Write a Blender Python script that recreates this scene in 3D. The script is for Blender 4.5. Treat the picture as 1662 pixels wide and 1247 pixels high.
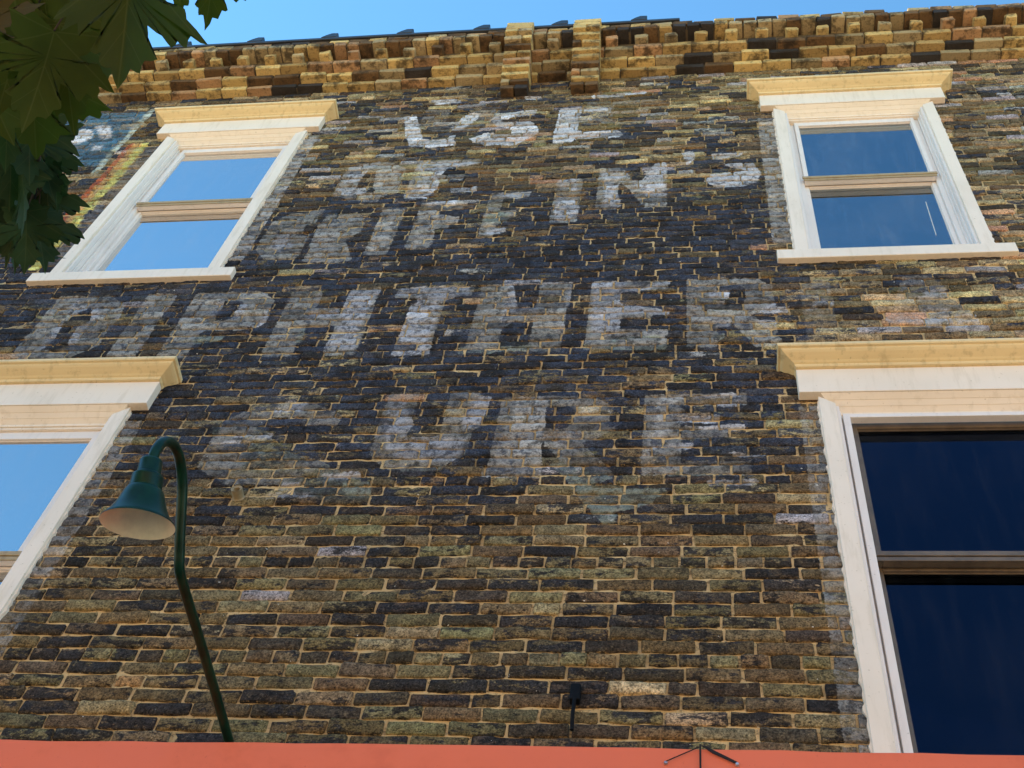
import bpy, bmesh, math, random
import numpy as np
from mathutils import Vector, Matrix

for o in list(bpy.data.objects):
    bpy.data.objects.remove(o, do_unlink=True)
scene = bpy.context.scene
COL = scene.collection
rnd = random.Random(7)
rng = np.random.default_rng(11)
H0 = 1.6            # eye height: heights below are written relative to the eye, then lifted by H0

# ------------------------------------------------------------------ camera
cam_d = bpy.data.cameras.new('camera')
cam = bpy.data.objects.new('camera', cam_d)
COL.objects.link(cam)
cam_d.sensor_fit = 'HORIZONTAL'
cam_d.sensor_width = 36.0
cam_d.lens = 2153 / 1662 * 36
cam_d.clip_start = 0.05
cam_d.clip_end = 3000
CR = Vector((0.99001891, 0.08955543, 0.1088227))
CU = Vector((0.01769976, -0.84504431, 0.53440324))
CF = Vector((-0.13981872, 0.52714318, 0.83819496))
m = Matrix((CR, CU, -CF)).transposed().to_4x4()
m.translation = Vector((0, -3.45, H0))
cam.matrix_world = m
scene.camera = cam

# ------------------------------------------------------------------ sky, sun, exposure
SUN_EL = math.radians(36)
SUN_AZ = math.radians(-70)      # from +Y (behind the wall) towards -X
world = bpy.data.worlds.new('World')
scene.world = world
world.use_nodes = True
wn = world.node_tree.nodes
wl = world.node_tree.links
wn.clear()
sky = wn.new('ShaderNodeTexSky')
sky.sky_type = 'NISHITA'
sky.sun_disc = False
sky.sun_elevation = SUN_EL
sky.sun_rotation = SUN_AZ
sky.air_density = 1.0
sky.dust_density = 0.0
sky.ozone_density = 1.5
bg = wn.new('ShaderNodeBackground')
bg.inputs['Strength'].default_value = 0.09
wo = wn.new('ShaderNodeOutputWorld')
wb = wn.new('ShaderNodeMix'); wb.data_type = 'RGBA'; wb.blend_type = 'MULTIPLY'     # the film's cool cyan rendering of a clear sky
wb.inputs[0].default_value = 1.0
wb.inputs[7].default_value = (.60, .96, 1.0, 1)
wl.new(sky.outputs[0], wb.inputs[6])
wl.new(wb.outputs[2], bg.inputs['Color'])
wl.new(bg.outputs[0], wo.inputs['Surface'])

sd = bpy.data.lights.new('sun', 'SUN')
sd.energy = 5.0
sd.angle = math.radians(0.5)
sd.color = (1.0, 0.86, 0.66)
sun = bpy.data.objects.new('sun', sd)
COL.objects.link(sun)
to_sun = Vector((math.sin(SUN_AZ) * math.cos(SUN_EL), math.cos(SUN_AZ) * math.cos(SUN_EL), math.sin(SUN_EL)))
sun.rotation_euler = to_sun.to_track_quat('Z', 'Y').to_euler()
sun.location = to_sun * 60

vs = scene.view_settings
scene.display_settings.display_device = 'sRGB'
vs.view_transform = 'Standard'
vs.look = 'None'
vs.gamma = 1.0
vs.use_curve_mapping = False
vs.exposure = 2.1

# ------------------------------------------------------------------ helpers
def empty(name, loc=(0, 0, 0), parent=None):
    o = bpy.data.objects.new(name, None)
    COL.objects.link(o)
    o.location = loc
    o.empty_display_size = 0.1
    if parent: o.parent = parent
    return o

def tag(o, label=None, cat=None, group=None, kind=None):
    if label: o['label'] = label
    if cat: o['category'] = cat
    if group: o['group'] = group
    if kind: o['kind'] = kind
    return o

def mesh_obj(name, verts, faces, mat, parent=None, smooth=False):
    me = bpy.data.meshes.new(name)
    me.from_pydata([tuple(v) for v in verts], [], faces)
    me.update()
    if mat: me.materials.append(mat)
    if smooth: me.shade_smooth()
    o = bpy.data.objects.new(name, me)
    COL.objects.link(o)
    if parent: o.parent = parent
    return o

class MB:
    """collects simple shapes into one mesh (x, y, height above the eye)"""
    def __init__(self): self.v = []; self.f = []
    def box(self, x0, x1, y0, y1, z0, z1):
        b = len(self.v)
        for z in (z0, z1):
            self.v += [(x0, y0, z), (x1, y0, z), (x1, y1, z), (x0, y1, z)]
        for q in ((3, 2, 1, 0), (4, 5, 6, 7), (0, 1, 5, 4), (1, 2, 6, 5), (2, 3, 7, 6), (3, 0, 4, 7)):
            self.f.append(tuple(b + i for i in q))
        return self
    def prism_x(self, prof, x0, x1, ret0=0.0, ret1=0.0):
        """closed profile of (y, z) swept along x; ends may lean by y-dependent mitre: x = x0 + (y) * ret"""
        b = len(self.v); n = len(prof)
        for (y, z) in prof: self.v.append((x0 + ret0 * y, y, z))
        for (y, z) in prof: self.v.append((x1 + ret1 * y, y, z))
        for i in range(n):
            j = (i + 1) % n
            self.f.append((b + i, b + j, b + n + j, b + n + i))
        self.f.append(tuple(b + n - 1 - i for i in range(n)))
        self.f.append(tuple(b + n + i for i in range(n)))
        return self
    def poly_y(self, pts, y0, y1):
        """closed outline of (x, z) extruded along y"""
        b = len(self.v); n = len(pts)
        for (x, z) in pts: self.v.append((x, y0, z))
        for (x, z) in pts: self.v.append((x, y1, z))
        for i in range(n):
            j = (i + 1) % n
            self.f.append((b + i, b + n + i, b + n + j, b + j))
        self.f.append(tuple(b + i for i in range(n)))
        self.f.append(tuple(b + n + n - 1 - i for i in range(n)))
        return self
    def tube(self, pts, r, seg=12, cap=True):
        pts = [Vector(p) for p in pts]
        rr = r if isinstance(r, (list, tuple)) else [r] * len(pts)
        b = len(self.v); n = len(pts)
        ref = None
        for i, p in enumerate(pts):
            t = (pts[min(i + 1, n - 1)] - pts[max(i - 1, 0)]).normalized()
            if ref is None:
                ref = t.cross(Vector((0, 0, 1)))
                if ref.length < 1e-3: ref = t.cross(Vector((1, 0, 0)))
            ref = (ref - t * ref.dot(t)).normalized()
            bi = t.cross(ref)
            for k in range(seg):
                a = 2 * math.pi * k / seg
                self.v.append(tuple(p + (ref * math.cos(a) + bi * math.sin(a)) * rr[i]))
        for i in range(n - 1):
            for k in range(seg):
                k2 = (k + 1) % seg
                self.f.append((b + i * seg + k, b + i * seg + k2, b + (i + 1) * seg + k2, b + (i + 1) * seg + k))
        if cap:
            self.f.append(tuple(b + seg - 1 - k for k in range(seg)))
            self.f.append(tuple(b + (n - 1) * seg + k for k in range(seg)))
        return self
    def lathe(self, prof, origin, axis, seg=40):
        """profile of (radius, distance along axis)"""
        axis = Vector(axis).normalized()
        u = axis.cross(Vector((1, 0, 0)))
        if u.length < 1e-3: u = axis.cross(Vector((0, 1, 0)))
        u.normalize(); w = axis.cross(u); o = Vector(origin)
        b = len(self.v); n = len(prof)
        for (r, d) in prof:
            for k in range(seg):
                a = 2 * math.pi * k / seg
                self.v.append(tuple(o + axis * d + (u * math.cos(a) + w * math.sin(a)) * r))
        for i in range(n - 1):
            for k in range(seg):
                k2 = (k + 1) % seg
                self.f.append((b + i * seg + k, b + (i + 1) * seg + k, b + (i + 1) * seg + k2, b + i * seg + k2))
        return self
    def build(self, name, mat, parent=None, bevel=0.0, smooth=False, seg=2):
        if bevel:
            bm = bmesh.new()
            vv = [bm.verts.new((x, y, z + H0)) for x, y, z in self.v]
            for f in self.f: bm.faces.new([vv[i] for i in f])
            bmesh.ops.recalc_face_normals(bm, faces=bm.faces)
            bmesh.ops.bevel(bm, geom=bm.edges[:], offset=bevel, segments=seg, affect='EDGES', profile=0.5, clamp_overlap=True)
            me = bpy.data.meshes.new(name)
            bm.to_mesh(me); bm.free()
            if mat: me.materials.append(mat)
            o = bpy.data.objects.new(name, me)
            COL.objects.link(o)
            if parent: o.parent = parent
        else:
            o = mesh_obj(name, [(x, y, z + H0) for x, y, z in self.v], self.f, mat, parent)
            bm = bmesh.new(); bm.from_mesh(o.data)
            bmesh.ops.recalc_face_normals(bm, faces=bm.faces)
            bm.to_mesh(o.data); bm.free()
        if smooth: o.data.shade_smooth()
        return o

# ------------------------------------------------------------------ materials
class NT:
    def __init__(self, name):
        self.m = bpy.data.materials.new(name); self.m.use_nodes = True
        self.t = self.m.node_tree; self.n = self.t.nodes; self.n.clear()
        self.out = self.n.new('ShaderNodeOutputMaterial')
    def node(self, typ, ins=None, **kw):
        nd = self.n.new(typ)
        for k, v in kw.items(): setattr(nd, k, v)
        for k, v in (ins or {}).items(): self.put(nd, k, v)
        return nd
    def put(self, nd, k, v):
        s = nd.inputs[k]
        if isinstance(v, bpy.types.NodeSocket): self.t.links.new(v, s)
        elif hasattr(v, 'outputs'): self.t.links.new(v.outputs[0], s)
        else:
            if s.type == 'RGBA' and len(v) == 3: v = (*v, 1)
            s.default_value = v
    def noise(self, scale, detail=4, rough=.6, vec=None, dist=0.0, dims='3D'):
        nd = self.node('ShaderNodeTexNoise', {'Scale': scale, 'Detail': detail, 'Roughness': rough, 'Distortion': dist}, noise_dimensions=dims)
        if vec is not None: self.put(nd, 'Vector', vec)
        return nd.outputs['Fac']
    def ramp(self, fac, a, b, c0=0.0, c1=1.0):
        nd = self.node('ShaderNodeMapRange', {'Value': fac, 'From Min': a, 'From Max': b, 'To Min': c0, 'To Max': c1}, interpolation_type='SMOOTHSTEP')
        return nd.outputs[0]
    def math(self, op, a, b=0.0, clamp=False):
        nd = self.node('ShaderNodeMath', {0: a, 1: b}, operation=op, use_clamp=clamp)
        return nd.outputs[0]
    def mix(self, fac, a, b, blend='MIX'):
        nd = self.n.new('ShaderNodeMix'); nd.data_type = 'RGBA'; nd.blend_type = blend
        for i, v in ((0, fac), (6, a), (7, b)):
            s = nd.inputs[i]
            if isinstance(v, bpy.types.NodeSocket): self.t.links.new(v, s)
            else:
                if i and len(v) == 3: v = (*v, 1)
                s.default_value = v
        return nd.outputs[2]
    def attr(self, name, out='Fac'):
        return self.node('ShaderNodeAttribute', attribute_name=name).outputs[out]
    def pos(self):
        return self.node('ShaderNodeNewGeometry').outputs['Position']
    def bump(self, h, strength=.4, dist=.01):
        return self.node('ShaderNodeBump', {'Height': h, 'Strength': strength, 'Distance': dist}).outputs[0]
    def bsdf(self, color, rough=.6, normal=None, **ins):
        nd = self.node('ShaderNodeBsdfPrincipled', {'Base Color': color, 'Roughness': rough})
        for k, v in ins.items(): self.put(nd, k.replace('_', ' '), v)
        if normal is not None: self.put(nd, 'Normal', normal)
        self.t.links.new(nd.outputs[0], self.out.inputs['Surface'])
        return self.m

def mat_brick():
    t = NT('painted_brick')
    P = t.pos()
    seed = t.attr('seed')
    off = t.node('ShaderNodeVectorMath', {0: P, 1: t.node('ShaderNodeCombineXYZ', {0: seed, 1: seed, 2: seed})}, operation='ADD').outputs[0]
    def shift(v): return t.node('ShaderNodeVectorMath', {0: off, 1: v}, operation='ADD').outputs[0]
    col = t.attr('bcol', 'Color')
    n2 = t.noise(38, 5, .7, off)
    n3 = t.noise(130, 4, .7, P)
    # clay body, mottled
    c = t.mix(t.ramp(t.noise(17, 5, .7, off), .35, .68), t.mix(.55, col, (.030, .022, .016)), col)
    c = t.mix(t.math('MULTIPLY', t.ramp(n2, .55, .68), .7), c, t.mix(.5, col, (.23, .17, .10)))
    # old dark ground coat, flaked off in patches
    cov = t.attr('coat')
    st_ = t.node('ShaderNodeMapping', {'Vector': shift((3.1, 7.7, 1.3)), 'Scale': (.62, 1, 1.5)})
    pn = t.math('ADD', t.noise(14, 6, .75, st_), t.math('MULTIPLY', t.math('SUBTRACT', n2, .5), .25))
    cm = t.ramp(t.math('SUBTRACT', cov, pn), -.03, .03)
    coat = t.mix(t.ramp(t.noise(6, 3, .6, shift((9, 2, 5))), .38, .62), (.014, .014, .017), (.034, .042, .066))
    pz = t.node('ShaderNodeSeparateXYZ', {0: P}).outputs[2]
    coat = t.mix(t.math('MULTIPLY', t.ramp(t.math('ADD', pz, t.noise(1.2, 3, .6, P)), 6.3, 7.1, 1.0, 0.0), .75), coat, (.020, .016, .013))
    coat = t.mix(t.math('MULTIPLY', t.ramp(n2, .52, .70), .5), coat, (.060, .056, .052))
    c = t.mix(t.math('MULTIPLY', cm, .92), c, coat)
    c = t.mix(t.math('MULTIPLY', t.ramp(n3, .63, .72), .35), c, (.30, .26, .21))
    # grit
    gr = t.node('ShaderNodeHueSaturation', {'Saturation': 1.05, 'Value': t.ramp(t.math('ADD', t.math('MULTIPLY', n3, .55), t.math('MULTIPLY', t.noise(64, 5, .8, off), .45)), .38, .62, .28, 1.85), 'Color': c})
    c = gr.outputs[0]
    # mortar smeared over the arrises
    eg = t.attr('edge')
    sm = t.ramp(t.math('ADD', eg, t.math('MULTIPLY', t.math('SUBTRACT', t.noise(48, 4, .7, off), .5), 2.4)), 1.0, 1.35)
    c = t.mix(t.math('MULTIPLY', sm, .75), c, (.34, .225, .105))
    # faded sign paint
    wsd = t.attr('wsd'); wam = t.attr('wamt'); wt = t.attr('wtint', 'Color')
    e = t.math('ADD', wsd, t.math('MULTIPLY', t.math('SUBTRACT', n2, .5), .03))
    edge = t.ramp(e, -.002, .003)
    wear = t.ramp(t.math('ADD', t.noise(24, 6, .75, shift((1, 4, 8))), t.math('MULTIPLY', wam, .08)), .46, .56)
    wm = t.math('MULTIPLY', t.math('MULTIPLY', edge, wam), t.math('ADD', t.math('MULTIPLY', wear, .76), .24), True)
    wt = t.node('ShaderNodeHueSaturation', {'Value': t.ramp(t.math('ADD', t.math('MULTIPLY', n3, .5), t.math('MULTIPLY', n2, .5)), .38, .62, .62, 1.3), 'Color': wt}).outputs[0]
    c = t.mix(wm, c, wt)
    # pigeon-white flecks
    c = t.mix(t.ramp(t.noise(42, 2, .5, shift((6, 6, 1))), .765, .785), c, (.62, .60, .55))
    hgt = t.math('ADD', t.math('MULTIPLY', n2, .7), t.math('MULTIPLY', n3, .5))
    return t.bsdf(c, .85, t.bump(hgt, .8, .008), **{'Specular_IOR_Level': .12})

def mat_mortar():
    t = NT('mortar')
    P = t.pos()
    n1 = t.noise(3.0, 5, .6, P); n2 = t.noise(45, 6, .75, P); n0 = t.noise(1.1, 3, .5, P)
    c = t.mix(t.ramp(n1, .35, .65), (.76, .54, .28), (.58, .41, .21))
    c = t.mix(t.math('MULTIPLY', t.ramp(n2, .52, .66), .8), c, (.045, .032, .02))
    c = t.mix(t.math('MULTIPLY', t.ramp(n0, .52, .64), .4), c, (.14, .10, .06))
    c = t.mix(t.math('MULTIPLY', t.ramp(t.noise(70, 3, .6, P), .66, .74), .7), c, (.62, .56, .46))
    gp = t.noise(5.5, 4, .65, t.node('ShaderNodeMapping', {'Vector': P, 'Scale': (1, 1, 5)}))
    c = t.mix(t.math('MULTIPLY', t.ramp(gp, .57, .64), .6), c, (.03, .022, .016))  # shade of deep joints with lost mortar, painted as dark streaks
    soot_shade = t.attr('soot_shade')  # soot on the wall, painted joint shade on the cornice
    c = t.mix(soot_shade, c, (.055, .048, .045))
    return t.bsdf(c, .95, t.bump(n2, .9, .012), **{'Specular_IOR_Level': .15})

def mat_cornice_brick():
    t = NT('cornice_brick')
    P = t.pos()
    oi = t.node('ShaderNodeObjectInfo')
    col = t.attr('bcol', 'Color')
    seed = t.attr('seed')
    off = t.node('ShaderNodeVectorMath', {0: P, 1: t.node('ShaderNodeCombineXYZ', {0: seed, 1: seed, 2: seed})}, operation='ADD')
    n1 = t.noise(7.5, 6, .72, off); n2 = t.noise(60, 5, .7, off)
    c = t.mix(t.ramp(n1, .47, .63), col, t.mix(.85, col, (.03, .024, .02)))
    c = t.mix(t.math('MULTIPLY', t.ramp(n2, .50, .68), .6), c, t.mix(.6, col, (.03, .022, .014)))
    return t.bsdf(c, .88, t.bump(t.math('ADD', n2, n1), .8, .01), **{'Specular_IOR_Level': .2})

def mat_paint(name, color, dirt=(.30, .22, .10), amt=.35, rough=.45, streak=True):
    t = NT(name)
    P = t.pos()
    mp = t.node('ShaderNodeMapping', {'Vector': P, 'Scale': (9, 9, 1.2)})
    n = t.noise(3.0, 5, .6, mp if streak else P)
    n2 = t.noise(60, 3, .6, P); n3 = t.noise(1.7, 3, .6, P)
    c = t.mix(t.math('MULTIPLY', t.ramp(n, .50, .70), amt), color, dirt)
    c = t.mix(t.math('MULTIPLY', t.ramp(n3, .4, .7), .22), c, t.mix(.5, color, dirt))
    c = t.mix(t.math('MULTIPLY', t.ramp(n2, .66, .74), .45), c, dirt)
    c = t.mix(t.math('MULTIPLY', t.ramp(t.noise(17, 6, .75, P), .66, .74), .18), c, t.mix(.45, color, dirt))
    return t.bsdf(c, t.ramp(n, .3, .7, rough, rough + .15), t.bump(n2, .12, .002), **{'Specular_IOR_Level': .35})

def mat_plain(name, color, rough=.5, var=.25, scale=12, metallic=0.0, bump=.15, spec=.5):
    t = NT(name)
    P = t.pos()
    n = t.noise(scale, 5, .65, P); n2 = t.noise(scale * 9, 3, .6, P)
    dark = tuple(x * (1 - var) for x in color); lite = tuple(min(1, x * (1 + var)) for x in color)
    c = t.mix(t.ramp(n, .3, .7), dark, lite)
    return t.bsdf(c, rough, t.bump(n2, bump, .003), Metallic=metallic, Specular_IOR_Level=spec)

def mat_glass(name, ior, tint, wave=.05, coat=(1, 1, 1), dusty=.05):
    t = NT(name)
    P = t.pos()
    nb = t.bump(t.noise(1.3, 2, .5, P), wave, .05)
    fr = t.node('ShaderNodeFresnel', {'IOR': ior, 'Normal': nb})
    gl = t.node('ShaderNodeBsdfGlossy', {'Color': coat, 'Roughness': .02, 'Normal': nb})
    tr = t.node('ShaderNodeBsdfTransparent', {'Color': tint})
    mx = t.node('ShaderNodeMixShader', {0: fr, 1: tr, 2: gl})
    mp = t.node('ShaderNodeMapping', {'Vector': P, 'Scale': (7, 7, 1)})
    dust = t.math('ADD', t.math('MULTIPLY', t.ramp(t.noise(2.2, 5, .6, mp), .45, .75), dusty), t.math('MULTIPLY', t.ramp(t.noise(1.6, 4, .6, P), .4, .7), dusty * .7))
    df = t.node('ShaderNodeBsdfDiffuse', {'Color': (.5, .5, .5)})
    mx = t.node('ShaderNodeMixShader', {0: dust, 1: mx, 2: df})
    t.t.links.new(mx.outputs[0], t.out.inputs['Surface'])
    return t.m

def mat_leaf(name, c0, c1, trans):
    t = NT(name)
    P = t.pos()
    n = t.noise(16, 4, .6, P); n2 = t.noise(90, 4, .6, P)
    sp = t.node('ShaderNodeSeparateXYZ', {0: t.attr('luv', 'Vector')})
    lx = t.math('ABSOLUTE', sp.outputs[0]); ly = sp.outputs[1]
    def line(dx, dy, oy=0.0, w=.014):
        q = t.math('ABSOLUTE', t.math('SUBTRACT', t.math('MULTIPLY', lx, dy), t.math('MULTIPLY', t.math('SUBTRACT', ly, oy), dx)))
        return t.ramp(q, .002, w, 1.0, 0.0)
    ve = line(0, 1)
    for (dx, dy, oy, w) in ((.885, .465, 0, .012), (.99, -.10, 0, .010), (.68, .73, .33, .008), (.66, .75, .55, .007)):
        ve = t.math('MAXIMUM', ve, t.math('MULTIPLY', line(dx, dy, oy, w), .8))
    c = t.mix(t.ramp(n, .3, .7), c0, c1)
    c = t.mix(t.math('MULTIPLY', t.ramp(n2, .6, .75), .3), c, (.06, .045, .01))
    c = t.mix(t.math('MULTIPLY', ve, .45), c, (.10, .11, .04))
    d = t.node('ShaderNodeBsdfPrincipled', {'Base Color': c, 'Roughness': .6, 'Specular IOR Level': .12, 'Normal': t.bump(n2, .2, .002)})
    tl = t.node('ShaderNodeBsdfTranslucent', {'Color': t.mix(.6, c, trans)})
    mx = t.node('ShaderNodeMixShader', {0: .45, 1: d, 2: tl})
    t.t.links.new(mx.outputs[0], t.out.inputs['Surface'])
    return t.m

M_BRICK = mat_brick()
M_MORTAR = mat_mortar()
M_CORN = mat_cornice_brick()
M_CREAM = mat_paint('cream_paint', (.85, .74, .63), amt=.16)
M_CROWN = mat_paint('crown_bounce_tint', (.76, .60, .34), dirt=(.20, .14, .06), amt=.30)  # cream trim with warm bounce from below put into its colour
M_SASH = mat_paint('sash_paint', (.80, .74, .71), dirt=(.3, .27, .24), amt=.12)
M_BRONZE = mat_plain('bronze_frame', (.13, .095, .065), .45)
M_ORANGE = mat_paint('fascia_paint', (.78, .165, .078), dirt=(.54, .10, .05), amt=.45, rough=.55, streak=False)
M_GREEN = mat_plain('green_enamel', (.003, .024, .013), .32, .3, 20, bump=.05, spec=.2)
M_ENAMEL = mat_plain('pale_enamel', (.84, .82, .62), .4, .06, 30, bump=.06)
M_BLACK = mat_plain('black_metal', (.005, .005, .006), .6, spec=.1)
M_STEEL = mat_plain('dark_steel', (.02, .014, .012), .6, spec=.2)
M_BOLT = mat_plain('bolt_steel', (.45, .42, .45), .35, metallic=.7)
M_COPING = mat_plain('coping_metal', (.02, .022, .028), .45)
M_CEDAR = mat_plain('pipe_clay', (.28, .22, .13), .7)
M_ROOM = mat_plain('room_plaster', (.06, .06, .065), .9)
M_BLIND = mat_plain('blind_fabric', (.75, .80, .82), .8, .08)
M_RAIL = mat_paint('rail_paint', (.40, .30, .165), dirt=(.2, .14, .07), amt=.4)
M_SILLWOOD = mat_paint('sill_strip', (.42, .33, .2), amt=.4)
G_LEFT_UP = mat_glass('glass_coated', 14.0, (.55, .62, .66))
G_LEFT_LOW = mat_glass('glass_coated_low', 8.0, (.5, .56, .62))
G_RIGHT_UP = mat_glass('glass_plain', 4.2, (.7, .75, .8), coat=(.75, .88, 1))
G_RIGHT_LOW = mat_glass('glass_dark', 1.42, (.04, .05, .08), coat=(.35, .5, .9), dusty=.008)

# ------------------------------------------------------------------ setting: ground
def slab(name, x0, x1, y0, y1, z, mat, th=.15):
    b = MB(); b.box(x0, x1, y0, y1, -H0 + z - th, -H0 + z)
    return tag(b.build(name, mat), kind='structure')
M_PAVE = mat_plain('concrete', (.42, .34, .23), .9, .15, 3)
M_ROAD = mat_plain('pale_paving', (.50, .39, .26), .9, .2, 5)
slab('pavement', -40, 40, -4.6, 0.0, 0.0, M_PAVE)
slab('road', -400, 400, -400, -4.6, -.13, M_ROAD, .3)
slab('ground', -400, 400, 0.0, 400, -.02, M_PAVE, .2)

# ------------------------------------------------------------------ the brick building
bld = empty('brick_building', (0, 0, 0))
tag(bld, 'old dark brick building with faded painted wall sign and cream framed windows', 'building')

CH = .0695      # course height
BL = .215       # stretcher pitch
ZC = 9.867      # first corbel course, above the eye
X0, X1 = -8.0, 5.0
ZB = 2.55       # lowest brick course shown; the shopfront starts below
PITCH = 3.715
WINS = []       # (centre x, base z offset)
CXL, CXR = -3.357, 1.0835
for cx in (CXL, CXR):
    for dz in (0.0, -PITCH):
        WINS.append((cx, dz))
W_HALF = .5385  # half width over the casing
Z_SILL_T, Z_SILL_B = 6.797, 6.692
Z_HEAD = 9.013  # underside of frieze
OPEN = [(cx - .485, cx + .485, 6.74 + dz, 8.99 + dz) for cx, dz in WINS]

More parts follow.
